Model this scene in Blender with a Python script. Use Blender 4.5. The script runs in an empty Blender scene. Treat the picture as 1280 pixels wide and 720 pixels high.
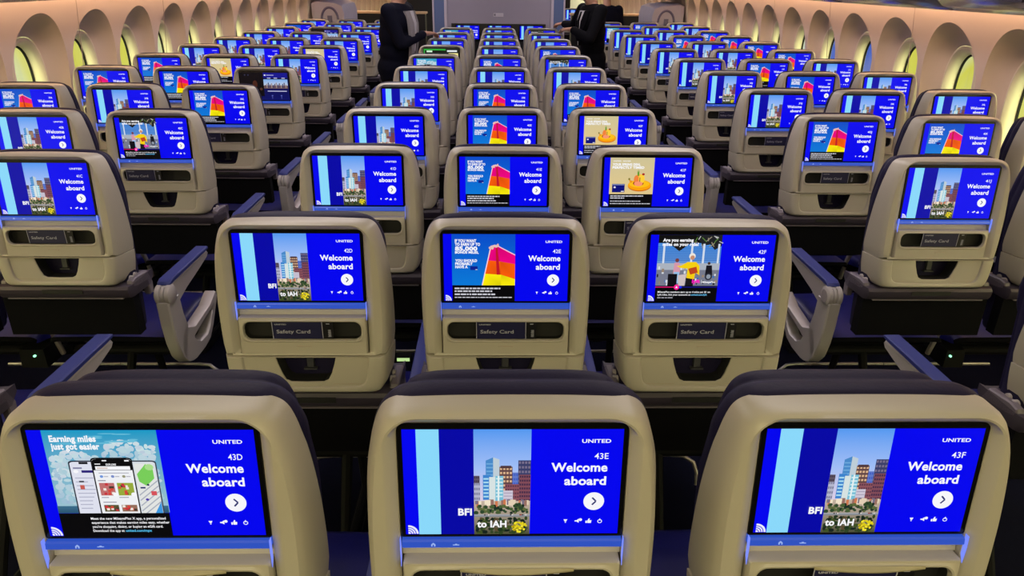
import bpy, bmesh, math, random
from mathutils import Vector, Matrix
random.seed(7)
S = bpy.context.scene
COL = S.collection
PI = math.pi

# ------------------------------------------------------------------ basics
def lin(r, g, b):
    def f(c):
        c /= 255.0
        return c / 12.92 if c <= .04045 else ((c + .055) / 1.055) ** 2.4
    return (f(r), f(g), f(b), 1.0)

def mat(name, base, rough=.5, metal=0., spec=.5, coat=0., bump=None, var=None):
    m = bpy.data.materials.new(name); m.use_nodes = True
    nt = m.node_tree; b = nt.nodes['Principled BSDF']
    b.inputs['Base Color'].default_value = (*base[:3], 1)
    b.inputs['Roughness'].default_value = rough
    b.inputs['Metallic'].default_value = metal
    b.inputs['Specular IOR Level'].default_value = spec
    b.inputs['Coat Weight'].default_value = coat
    b.inputs['Coat Roughness'].default_value = .2
    tc = nt.nodes.new('ShaderNodeTexCoord')
    if var:
        n = nt.nodes.new('ShaderNodeTexNoise'); n.inputs['Scale'].default_value = var[0]; n.inputs['Detail'].default_value = 4
        r = nt.nodes.new('ShaderNodeValToRGB')
        a, c = 1 - var[1], 1 + var[1]
        r.color_ramp.elements[0].color = (base[0]*a, base[1]*a, base[2]*a, 1)
        r.color_ramp.elements[1].color = (base[0]*c, base[1]*c, base[2]*c, 1)
        nt.links.new(tc.outputs['Object'], n.inputs['Vector']); nt.links.new(n.outputs['Fac'], r.inputs['Fac'])
        nt.links.new(r.outputs['Color'], b.inputs['Base Color'])
    if bump:
        n2 = nt.nodes.new('ShaderNodeTexNoise'); n2.inputs['Scale'].default_value = bump[0]; n2.inputs['Detail'].default_value = 3
        bp = nt.nodes.new('ShaderNodeBump'); bp.inputs['Strength'].default_value = bump[1]; bp.inputs['Distance'].default_value = .002
        nt.links.new(tc.outputs['Object'], n2.inputs['Vector']); nt.links.new(n2.outputs['Fac'], bp.inputs['Height'])
        nt.links.new(bp.outputs['Normal'], b.inputs['Normal'])
    return m

def emit_mat(name, col, strength, sampling='AUTO'):
    m = bpy.data.materials.new(name); m.use_nodes = True
    b = m.node_tree.nodes['Principled BSDF']
    b.inputs['Base Color'].default_value = (.01, .01, .01, 1)
    b.inputs['Roughness'].default_value = .3
    b.inputs['Emission Color'].default_value = (*col[:3], 1)
    b.inputs['Emission Strength'].default_value = strength
    m.cycles.emission_sampling = sampling
    return m

M = {}
M['shell'] = mat('cream_plastic', (.375, .343, .296), .42, var=(9, .04), bump=(420, .06))
M['leather'] = mat('navy_leather', (.010, .008, .032), .58, spec=.15, bump=(160, .25), var=(20, .15))
M['cushion'] = mat('blue_leather', (.004, .005, .115), .45, bump=(160, .25), var=(20, .15))
M['black'] = mat('black_plastic', (.006, .006, .008), .35)
M['void'] = mat('dark_recess', (.004, .004, .005), .7)
M['hook'] = mat('grey_hook', (.035, .035, .045), .5)
M['grey'] = mat('lilac_grey_plastic', (.33, .30, .31), .42, bump=(300, .05))
M['arm'] = mat('armrest_grey_plastic', (.40, .37, .38), .4, bump=(300, .05))
M['base'] = mat('dark_grey_plastic', (.036, .028, .046), .5)
M['pad'] = mat('blue_armrest_pad', (.020, .030, .19), .55, bump=(200, .15))
M['lip'] = mat('tray_lip_plastic', (.13, .11, .14), .45)
M['fabric'] = mat('black_fabric', (.0025, .0025, .004), .95, spec=.1, bump=(700, .4))
M['frame'] = mat('dark_seat_frame', (.003, .003, .004), .7, spec=.2)
M['tube'] = mat('grey_metal_tube', (.35, .33, .34), .35, metal=.6)
M['glass'] = mat('screen_glass', (.003, .003, .004), .22, spec=.35)
M['card'] = mat('navy_card', lin(22, 22, 62), .5)
M['cardtab'] = mat('black_card_tab', lin(8, 8, 14), .5)
M['cardink'] = mat('pale_card_ink', lin(150, 150, 170), .6)
M['paper'] = mat('card_edge_paper', lin(150, 142, 118), .6)
M['wall'] = mat('cream_wall_panel', (.56, .47, .41), .5, bump=(500, .03), var=(3, .03))
M['trim'] = mat('window_ring_plastic', (.60, .55, .48), .45)
M['seam'] = mat('panel_seam', (.36, .29, .25), .6)
M['carpet'] = mat('navy_carpet', (.0035, .004, .014), .95, spec=.05, bump=(600, .5), var=(60, .3))
M['ceil'] = mat('ceiling_panel', (.5, .47, .5), .6)
M['bin'] = mat('overhead_bin_plastic', (.16, .15, .17), .18, coat=.5, var=(5, .2))
M['bulk'] = mat('lavender_laminate', (.31, .28, .37), .45, var=(8, .04))
M['bulkedge'] = mat('pale_lilac_edge', (.50, .45, .55), .4)
M['pillar'] = mat('blue_laminate', (.10, .15, .32), .45)
M['door'] = mat('lilac_grey_door', (.34, .32, .42), .5, var=(6, .06))
M['doordark'] = mat('door_groove', (.10, .09, .17), .6)
M['tan'] = mat('tan_wood_cap', (.45, .30, .17), .4)
M['sign'] = mat('pale_placard', (.62, .58, .66), .5)
M['signink'] = mat('placard_ink', (.18, .16, .22), .5)
M['suit'] = mat('navy_wool', (.0045, .005, .013), .9, spec=.1, bump=(500, .3))
M['suit2'] = mat('black_wool', (.003, .003, .005), .9, spec=.1, bump=(500, .3))
M['shirt'] = mat('white_shirt', (.55, .53, .58), .8, bump=(300, .2))
M['scarf'] = mat('grey_knit', (.24, .22, .24), .9, bump=(350, .5))
M['skin'] = mat('skin', (.42, .22, .15), .5, var=(25, .08))
M['hair'] = mat('dark_hair', (.02, .013, .010), .6, bump=(300, .6))
M['hair2'] = mat('grey_hair', (.25, .24, .23), .6, bump=(300, .6))
M['shoe'] = mat('black_shoe_leather', (.008, .008, .009), .3)
M['strip'] = emit_mat('blue_control_strip', lin(38, 78, 190), 1.0)
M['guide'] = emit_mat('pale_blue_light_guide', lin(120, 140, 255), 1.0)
M['icon'] = emit_mat('strip_icon', lin(150, 175, 235), 1.0, 'NONE')
M['led'] = emit_mat('green_led', lin(150, 255, 190), 2.0, 'NONE')
M['greenlabel'] = emit_mat('green_path_light', lin(190, 225, 150), 1.0)
M['cove'] = emit_mat('warm_cove_light', (1.0, .60, .34), 17.0)

def pane_mat():
    m = bpy.data.materials.new('tinted_window_glass'); m.use_nodes = True
    nt = m.node_tree; nt.nodes.remove(nt.nodes['Principled BSDF'])
    out = nt.nodes['Material Output']
    t = nt.nodes.new('ShaderNodeBsdfTransparent'); t.inputs['Color'].default_value = (.93, .96, .88, 1)
    g = nt.nodes.new('ShaderNodeBsdfGlossy'); g.inputs['Roughness'].default_value = .03
    mx = nt.nodes.new('ShaderNodeMixShader'); mx.inputs[0].default_value = .05
    nt.links.new(t.outputs[0], mx.inputs[1]); nt.links.new(g.outputs[0], mx.inputs[2])
    nt.links.new(mx.outputs[0], out.inputs['Surface'])
    return m
M['pane'] = pane_mat()

def screen_mat(name, sampling):
    m = bpy.data.materials.new(name); m.use_nodes = True
    nt = m.node_tree; b = nt.nodes['Principled BSDF']
    b.inputs['Base Color'].default_value = (.002, .002, .002, 1); b.inputs['Roughness'].default_value = .3
    b.inputs['Specular IOR Level'].default_value = .15
    a = nt.nodes.new('ShaderNodeVertexColor'); a.layer_name = 'Col'
    nt.links.new(a.outputs['Color'], b.inputs['Emission Color']); b.inputs['Emission Strength'].default_value = 1.0
    m.cycles.emission_sampling = sampling
    return m
M['lit'] = screen_mat('lit_display', 'AUTO')
M['litd'] = screen_mat('lit_display_detail', 'NONE')

class MB:
    """collects verts/faces with material slots; build() links ONE mesh object"""
    def __init__(s): s.v = []; s.f = []; s.mi = []; s.mats = []
    def m(s, name):
        if name not in s.mats: s.mats.append(name)
        return s.mats.index(name)
    def add(s, verts, faces, mn, T=None):
        o = len(s.v); k = s.m(mn)
        s.v += [tuple(T(*p)) if T else tuple(p) for p in verts]
        s.f += [tuple(i + o for i in f) for f in faces]; s.mi += [k] * len(faces)
    def box(s, x0, x1, y0, y1, z0, z1, mn, T=None, tx=0, ty=0):
        v = [(x0, y0, z0), (x1, y0, z0), (x1, y1, z0), (x0, y1, z0),
             (x0+tx, y0+ty, z1), (x1-tx, y0+ty, z1), (x1-tx, y1-ty, z1), (x0+tx, y1-ty, z1)]
        s.add(v, [(3, 2, 1, 0), (4, 5, 6, 7), (0, 1, 5, 4), (1, 2, 6, 5), (2, 3, 7, 6), (3, 0, 4, 7)], mn, T)
    def rings(s, rs, mn, cap0=None, cap1=None, T=None, flip=False):
        n = len(rs[0]); v = [p for r in rs for p in r]; f = []
        for j in range(len(rs) - 1):
            for i in range(n):
                a, b = j*n + i, j*n + (i+1) % n
                q = (a, b, b + n, a + n); f.append(q[::-1] if flip else q)
        s.add(v, f, mn, T)
        if cap0: s.add(rs[0], [tuple(range(n))[::-1] if not flip else tuple(range(n))], cap0, T)
        if cap1: s.add(rs[-1], [tuple(range(n)) if not flip else tuple(range(n))[::-1]], cap1, T)
    def tube(s, pts, r, mn, seg=8, T=None, cap=True):
        pts = [Vector(p) for p in pts]; rs = []
        rr = r if isinstance(r, (list, tuple)) else [r] * len(pts)
        ref = None
        for i, p in enumerate(pts):
            d = (pts[min(i+1, len(pts)-1)] - pts[max(i-1, 0)]).normalized()
            if ref is None: ref = Vector((0, 0, 1)) if abs(d.z) < .9 else Vector((1, 0, 0))
            a = d.cross(ref).normalized(); b = a.cross(d).normalized(); ref = b
            rs.append([tuple(p + (a*math.cos(t) + b*math.sin(t)) * rr[i]) for t in [2*PI*k/seg for k in range(seg)]])
        s.rings(rs, mn, mn if cap else None, mn if cap else None, T)
    def prism(s, poly, x0, x1, mn, bev=.004, T=None):
        """polygon of (y,z) extruded along x with a small bevel"""
        cy = sum(p[0] for p in poly)/len(poly); cz = sum(p[1] for p in poly)/len(poly)
        def sc(d):
            out = []
            n = len(poly)
            for i in range(n):
                a = Vector(poly[i-1]); b = Vector(poly[i]); c = Vector(poly[(i+1) % n])
                n1 = Vector(((b-a).y, -(b-a).x)).normalized(); n2 = Vector(((c-b).y, -(c-b).x)).normalized()
                nn = (n1+n2); nn = nn.normalized() if nn.length > 1e-6 else n1
                out.append(b - nn*d)
            return out
        ar = sum(poly[i-1][0]*poly[i][1]-poly[i][0]*poly[i-1][1] for i in range(len(poly)))
        sg = 1 if ar > 0 else -1
        o, i_ = poly, sc(bev*sg)
        rs = [[(x0, p[0], p[1]) for p in i_], [(x0+bev, p[0], p[1]) for p in o], [(x1-bev, p[0], p[1]) for p in o], [(x1, p[0], p[1]) for p in i_]]
        s.rings(rs, mn, mn, mn, T)
    def build(s, name, parent=None, smooth=None):
        me = s.mesh(name, smooth)
        return link(name, me, parent)
    def mesh(s, name, smooth=None):
        me = bpy.data.meshes.new(name); me.from_pydata(s.v, [], s.f)
        for n in s.mats: me.materials.append(M[n])
        me.polygons.foreach_set('material_index', s.mi)
        bm = bmesh.new(); bm.from_mesh(me); bmesh.ops.remove_doubles(bm, verts=bm.verts, dist=1e-6)
        bmesh.ops.recalc_face_normals(bm, faces=bm.faces); bm.to_mesh(me); bm.free()
        if smooth is not None:
            for p in me.polygons: p.use_smooth = True
            me.set_sharp_from_angle(angle=math.radians(smooth))
        return me

def link(name, me, parent=None):
    o = bpy.data.objects.new(name, me); COL.objects.link(o)
    if parent: o.parent = parent
    return o
def empty(name, loc=(0, 0, 0), rz=0):
    o = bpy.data.objects.new(name, None); COL.objects.link(o); o.location = loc; o.rotation_euler = (0, 0, rz)
    o.empty_display_size = .05
    return o
def tag(o, label=None, cat=None, group=None, kind=None):
    if label: o['label'] = label
    if cat: o['category'] = cat
    if group: o['group'] = group
    if kind: o['kind'] = kind
    return o

# ------------------------------------------------------------------ outlines
def catmull(pts, n=6):
    out = []
    for i in range(len(pts) - 1):
        p0, p1, p2, p3 = pts[max(i-1, 0)], pts[i], pts[i+1], pts[min(i+2, len(pts)-1)]
        for k in range(n):
            t = k/n
            out.append(tuple(.5*((2*p1[j]) + (-p0[j]+p2[j])*t + (2*p0[j]-5*p1[j]+4*p2[j]-p3[j])*t*t + (-p0[j]+3*p1[j]-3*p2[j]+p3[j])*t**3) for j in (0, 1)))
    out.append(pts[-1]); return out
def mirror(half):
    """half outline from top centre to bottom centre, x>=0 -> closed polygon"""
    return half + [(-x, v) for x, v in reversed(half) if x > 1e-9]
def rrect(x0, x1, y0, y1, rs, n=6):
    """rs: radii for (x1,y1),(x0,y1),(x0,y0),(x1,y0)"""
    pts = []
    for (cx, cy, r, a0) in ((x1-rs[0], y1-rs[0], rs[0], 0), (x0+rs[1], y1-rs[1], rs[1], PI/2), (x0+rs[2], y0+rs[2], rs[2], PI), (x1-rs[3], y0+rs[3], rs[3], 1.5*PI)):
        for k in range(n+1):
            a = a0 + PI/2*k/n; pts.append((cx + r*math.cos(a), cy + r*math.sin(a)))
    return pts
def polar(poly, c, angs):
    out = []
    for a in angs:
        dx, dy = math.cos(a), math.sin(a); best = None
        for i in range(len(poly)):
            x1, y1 = poly[i-1][0]-c[0], poly[i-1][1]-c[1]; x2, y2 = poly[i][0]-c[0], poly[i][1]-c[1]
            ex, ey = x2-x1, y2-y1; den = dx*ey - dy*ex
            if abs(den) < 1e-12: continue
            t = (x1*ey - y1*ex)/den; u = (x1*dy - y1*dx)/den
            if t > 0 and -1e-6 <= u <= 1+1e-6 and (best is None or t > best): best = t
        out.append((c[0]+dx*best, c[1]+dy*best))
    return out
def scale(poly, c, dx, dy):
    hx = max(abs(p[0]-c[0]) for p in poly); hy = max(abs(p[1]-c[1]) for p in poly)
    return [(c[0]+(p[0]-c[0])*(1-dx/hx), c[1]+(p[1]-c[1])*(1-dy/hy)) for p in poly]

# ------------------------------------------------------------------ pictures on the displays
SW, SH = .294, .165            # lit area of a seat-back display
_tc = {}
def text_mesh(body, bold):
    key = (body, bold)
    if key in _tc: return _tc[key]
    cu = bpy.data.curves.new('t', 'FONT'); cu.body = body; cu.size = 1; cu.offset = bold; cu.resolution_u = 3
    cu.space_character = 1.0 + bold*1.2
    o = bpy.data.objects.new('t', cu); COL.objects.link(o)
    dg = bpy.context.evaluated_depsgraph_get(); me = o.evaluated_get(dg).to_mesh()
    v = [(p.co.x, p.co.y) for p in me.vertices]; f = [tuple(p.vertices) for p in me.polygons]
    o.evaluated_get(dg).to_mesh_clear(); COL.objects.unlink(o); bpy.data.objects.remove(o); bpy.data.curves.remove(cu)
    _tc[key] = (v, f); return v, f

class Pic:
    """flat picture, coordinates 0..1 across and 0..1 down; every shape has its own layer"""
    def __init__(s): s.v = []; s.f = []; s.c = []; s.mi = []; s.l = 0
    def poly(s, pts, col, layer=None, cols=None, faces=None, detail=True):
        if layer is None: s.l += 1; layer = s.l
        o = len(s.v)
        s.v += [((p[0]-.5)*SW, -p[1]*SH, layer*.000003) for p in pts]
        s.f += [tuple(i+o for i in f) for f in (faces or [tuple(range(len(pts)))])]
        s.mi += [1 if detail else 0]*len(faces or [0])
        s.c += (cols or [col]*len(pts))
    def rect(s, x0, y0, x1, y1, col, bot=None, detail=True):
        s.poly([(x0, y1), (x1, y1), (x1, y0), (x0, y0)], col, cols=[bot or col]*2 + [col]*2, detail=detail)
    def ell(s, cx, cy, rx, ry, col, n=20, a0=0, a1=2*PI):
        s.poly([(cx+rx*math.cos(a0+(a1-a0)*k/n), cy-ry*math.sin(a0+(a1-a0)*k/n)) for k in range(n if a1-a0 > 6.2 else n+1)] + ([] if a1-a0 > 6.2 else [(cx, cy)]), col)
    def line(s, pts, w, col):
        for (a, b) in zip(pts[:-1], pts[1:]):
            dx, dy = (b[0]-a[0])*SW, (b[1]-a[1])*SH; L = math.hypot(dx, dy) or 1
            nx, ny = -dy/L*w/2/SW*SH, dx/L*w/2
            s.poly([(a[0]+nx, a[1]+ny), (b[0]+nx, b[1]+ny), (b[0]-nx, b[1]-ny), (a[0]-nx, a[1]-ny)], col)
    def text(s, body, y, h, col, left=None, right=None, bold=.02, width=None):
        """cap height h (fraction of the height), baseline y; width forces total width"""
        v, f = text_mesh(body, bold)
        if not v: return
        x0 = min(p[0] for p in v); x1 = max(p[0] for p in v)
        cap = .72; sy = h/cap; sx = sy*SH/SW
        if width: sx = width/(x1-x0)
        ox = left - x0*sx if left is not None else right - x1*sx
        s.poly([(ox+p[0]*sx, y-p[1]*sy) for p in v], col, faces=f)
    def greek(s, x0, x1, y, h, col, seed=1):
        r = random.Random(seed); x = x0
        while x < x1-.012:
            w = min(r.uniform(.012, .045), x1-x); s.rect(x, y-h/2, x+w, y+h/2, col); x += w+.006
    def mesh(s, name):
        me = bpy.data.meshes.new(name); me.from_pydata(s.v, [], s.f)
        me.materials.append(M['lit']); me.materials.append(M['litd'])
        me.polygons.foreach_set('material_index', s.mi)
        ca = me.color_attributes.new('Col', 'FLOAT_COLOR', 'CORNER')
        flat = []
        for p in me.polygons:
            for vi in p.vertices: flat += list(s.c[vi][:3]) + [1.0]
        ca.data.foreach_set('color', flat)
        return me

BLUE = lin(0, 2, 238); DEEP = lin(2, 4, 164); CY = lin(138, 216, 250); WH = lin(246, 246, 250)
def base_pic(seat=None, greeting=True):
    p = Pic()
    p.rect(0, 0, 1, 1, BLUE, detail=False)
    if greeting:
        p.text('UNITED', .125, .034, WH, right=.945, bold=.022, width=.132)
        if seat: p.text(seat, .275, .056, WH, right=.937, bold=.006, width=.064)
        p.text('Welcome', .392, .082, WH, right=.935, bold=.028, width=.258)
        p.text('aboard', .520, .082, WH, right=.932, bold=.028, width=.193)
        p.ell(.880, .680, .0485, .0865, WH, 28)
        p.line([(.872, .645), (.890, .680), (.872, .715)], .014, lin(40, 45, 110))
        # small icons: lamp, volume, thumb, power
        p.poly([(.742, .858), (.760, .858), (.754, .880), (.748, .880)], WH); p.rect(.7485, .884, .7535, .892, WH)
        p.poly([(.795, .868), (.803, .868), (.814, .852), (.814, .892), (.803, .880), (.795, .880)], WH); p.ell(.822, .862, .008, .014, WH, 10)
        p.rect(.846, .872, .853, .895, WH); p.poly([(.855, .895), (.855, .870), (.861, .850), (.866, .852), (.864, .868), (.874, .868), (.872, .895)], WH)
        p.ell(.913, .878, .011, .019, WH, 16); p.ell(.913, .878, .0075, .0135, BLUE, 14); p.rect(.911, .852, .915, .872, WH)
    # striped globe mark in the lower left corner
    p.ell(.012, .995, .048, .085, lin(235, 235, 250), 14, 0, PI/2)
    for k in range(3):
        r0 = .014+.011*k
        p.line([(.012+r0*math.cos(a), .995-r0*1.77*math.sin(a)) for a in [PI/2*j/6 for j in range(7)]], .008, lin(70, 70, 225))
    return p
def skyline(p):
    p.rect(.063, 0, .166, 1, CY); p.rect(.166, 0, .322, 1, DEEP)
    x0, x1 = .322, .583
    X = lambda t: x0+(x1-x0)*t
    p.rect(x0, 0, x1, .36, lin(84, 152, 240), lin(160, 190, 246)); p.rect(x0, .36, x1, .70, lin(160, 190, 246), lin(224, 206, 226))
    def bld(a, b, top, bot, col, win, nx, ny, gap=.35):
        p.rect(X(a), top, X(b), bot, col)
        w = (b-a)/nx; h = (bot-top)/ny
        for i in range(nx):
            for j in range(ny):
                p.rect(X(a+w*(i+gap*.5)), top+h*(j+.25), X(a+w*(i+1-gap*.5)), top+h*(j+.75), win)
    bld(.0, .11, .44, .72, lin(180, 182, 205), lin(120, 120, 150), 3, 6)
    bld(.0, .10, .43, .50, lin(96, 84, 100), lin(60, 50, 70), 3, 2)
    bld(.66, .78, .40, .70, lin(96, 120, 200), lin(60, 90, 190), 3, 7)
    bld(.45, .68, .345, .70, lin(98, 70, 72), lin(222, 180, 140), 4, 9)
    p.rect(X(.47), .335, X(.66), .36, lin(80, 56, 60))
    bld(.78, 1., .285, .72, lin(58, 62, 104), lin(120, 110, 140), 4, 10)
    bld(.80, 1., .42, .72, lin(128, 74, 88), lin(60, 40, 70), 5, 8)
    bld(.55, .80, .51, .72, lin(140, 82, 92), lin(90, 52, 70), 6, 6)
    # pale glass tower with slanted roof
    p.poly([(X(.21), .50), (X(.34), .50), (X(.34), .255), (X(.21), .285)], lin(72, 136, 200))
    p.poly([(X(.34), .50), (X(.45), .50), (X(.45), .275), (X(.34), .255)], lin(190, 205, 215))
    for j in range(5): p.rect(X(.22), .31+.035*j, X(.335), .322+.035*j, lin(110, 170, 220))
    p.rect(X(.16), .42, X(.30), .66, lin(60, 130, 205)); p.rect(X(.27), .44, X(.38), .70, lin(214, 226, 226)); p.rect(X(.38), .43, X(.52), .68, lin(120, 190, 214))
    for j in range(6):
        p.rect(X(.17), .45+.034*j, X(.26), .465+.034*j, lin(170, 220, 240)); p.rect(X(.39), .45+.034*j, X(.51), .463+.034*j, lin(205, 235, 240))
    p.rect(X(.42), .43, X(.45), .69, lin(230, 240, 240))
    p.rect(X(.52), .57, X(.69), .71, lin(206, 198, 214))
    for j in range(4): p.rect(X(.53), .59+.03*j, X(.68), .597+.03*j, lin(160, 150, 175))
    # street, trees, bright shrub
    p.rect(x0, .67, x1, 1, lin(196, 178, 160), lin(70, 74, 50))
    r = random.Random(3)
    for i in range(30): q = r.uniform(0, .95); p.rect(X(q), .655+r.uniform(0, .02), X(q+r.uniform(.03, .07)), .70+r.uniform(0, .03), [lin(226, 206, 180), lin(150, 110, 100), lin(240, 226, 200), lin(206, 120, 80), lin(120, 110, 130)][i % 5])
    for i in range(70):
        cx = X(r.uniform(.03, .97)); p.ell(cx, r.uniform(.705, .79), r.uniform(.006, .013), r.uniform(.010, .020), [lin(44, 70, 44), lin(70, 92, 52), lin(28, 46, 36), lin(92, 104, 60)][i % 4], 8)
    p.rect(x0, .80, x1, .825, lin(168, 170, 176), lin(120, 124, 130))
    for i in range(12): q = r.uniform(0, .95); p.rect(X(q), .80, X(q+.03), .812, [lin(60, 60, 70), lin(210, 205, 200), lin(150, 60, 50)][i % 3])
    for i in range(110):
        y = r.uniform(.835, .985); cx = X(r.uniform(.04, .96)); p.ell(cx, y, r.uniform(.006, .013), r.uniform(.011, .022), [lin(30, 52, 30), lin(62, 80, 36), lin(88, 74, 50), lin(22, 36, 28), lin(46, 66, 34)][i % 5], 8)
    for i in range(46):
        a_ = r.uniform(0, 2*PI); q = r.uniform(0, 1)**.5; p.ell(X(.81+.13*q*math.cos(a_)), .925+.048*q*math.sin(a_), .006, .011, [lin(214, 196, 24), lin(246, 232, 50), lin(176, 154, 20), lin(230, 210, 30)][i % 4], 7)
    p.text('BFI', .805, .066, WH, right=.312, bold=.035, width=.064)
    p.text('to IAH', .925, .066, WH, left=.336, bold=.035, width=.138)
def flag(p):
    x0, x1 = .067, .572
    p.rect(x0, 0, x1, .76, lin(4, 74, 200), lin(6, 120, 214))
    for body, y, h, w in (('IF YOU WANT', .118, .042, .170), ('TO EARN UP TO', .170, .042, .200), ('85,000', .240, .058, .178), ('BONUS MILES,', .284, .036, .188),
                          ('YOU SHOULD', .408, .038, .175), ('PROBABLY', .455, .038, .140), ('HAVE A', .502, .038, .100)):
        p.text(body, y, h, WH, left=.093, bold=.05, width=w)
    p.rect(.213, .475, .272, .530, lin(10, 30, 140)); p.rect(.255, .52, .27, .527, WH)
    # flag held up by two hands
    def seam(t):   # left edge and right edge at height fraction
        return (.372+(.308-.372)*t, .215+(.76-.215)*t), (.572, .285+(.76-.285)*t)
    cols = [lin(240, 0, 130), lin(250, 92, 10), lin(252, 236, 10)]
    L = [(.376, .20), (.352, .385), (.330, .585), (.308, .76)]; Cn = [(.43, .20), (.452, .40), (.46, .60), (.46, .76)]; R = [(.572, .31), (.572, .44), (.572, .665), (.572, .76)]
    Cn[0] = (.425, .165)
    for k in range(3):
        a = [L[k], Cn[k], Cn[k+1], L[k+1]]; b = [Cn[k], R[k], R[k+1], Cn[k+1]]
        dk = tuple(c*.72 for c in cols[k][:3])+(1,)
        p.poly(a, cols[k], cols=[cols[k], cols[k], dk, cols[k]]); p.poly(b, cols[k], cols=[dk, cols[k], cols[k], cols[k]])
    p.poly([(.415, .18), (.432, .2), (.452, .60), (.425, .60)], lin(190, 20, 40) ); 
    p.line([(.376, .20), (.308, .76)], .014, lin(245, 215, 220)); p.line([(.43, .170), (.572, .305)], .014, lin(250, 200, 220))
    for cx, cy in ((.372, .20), (.384, .185), (.397, .178), (.41, .172), (.42, .178), (.432, .168), (.39, .205)): p.ell(cx, cy, .011, .02, lin(232, 190, 180), 9)
    p.line([(.425, .165), (.438, .142)], .02, lin(225, 180, 170))
    p.rect(x0, .76, x1, 1, lin(4, 4, 8))
    for k, (y, xe) in enumerate(((.808, .455), (.850, .395), (.898, .43), (.945, .555))): p.greek(.085, xe, y, .022 if k < 3 else .014, lin(205, 205, 215), k)
def duck(p):
    x0, x1 = .067, .572
    p.rect(x0, 0, x1, .745, lin(206, 194, 150), lin(226, 200, 140))
    p.text('UNITED', .078, .020, WH, left=.10, bold=.04, width=.09); p.text('EXPLORER', .078, .020, WH, left=.21, bold=.03, width=.09)
    p.text('YOUR SPRING DEAL', .160, .048, WH, left=.093, bold=.05, width=.320)
    p.text('PERFECTLY TIMED', .222, .048, WH, left=.093, bold=.05, width=.365)
    # inflatable ring with fruit in it
    p.ell(.415, .575, .135, .115, lin(206, 96, 10), 26); p.ell(.415, .560, .135, .110, lin(250, 160, 10), 26); p.ell(.412, .535, .118, .075, lin(252, 190, 24), 24)
    p.ell(.400, .520, .062, .055, lin(150, 60, 20), 18)
    p.poly([(.285, .43), (.31, .46), (.335, .47), (.32, .52), (.30, .50)], lin(236, 150, 30)); p.ell(.293, .435, .012, .024, lin(130, 120, 50), 9)
    p.ell(.405, .45, .055, .12, lin(250, 176, 70), 18); p.ell(.375, .44, .03, .085, lin(240, 130, 60), 14); p.ell(.435, .43, .035, .095, lin(252, 206, 60), 14)
    p.ell(.40, .53, .05, .05, lin(250, 150, 110), 14)
    for dx, dy in ((-.012, -.05), (.0, -.07), (.012, -.05)): p.poly([(.393+dx, .30+dy), (.386, .37), (.404, .37)], lin(90, 150, 40))
    p.ell(.452, .335, .016, .024, lin(170, 40, 40), 10); p.rect(.411, .40, .419, .49, lin(60, 40, 60))
    p.rect(.10, .535, .245, .71, lin(6, 14, 120)); p.rect(.103, .545, .242, .56, lin(150, 160, 200)); p.ell(.13, .605, .013, .02, lin(220, 220, 240), 10); p.rect(.205, .68, .238, .698, lin(230, 230, 240))
    p.rect(x0, .745, x1, 1, lin(4, 4, 8))
    for k, (y, xe) in enumerate(((.785, .465), (.828, .26), (.893, .45), (.945, .555))): p.greek(.085, xe, y, .022 if k < 2 else .016, lin(205, 205, 215), k+5)
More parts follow.
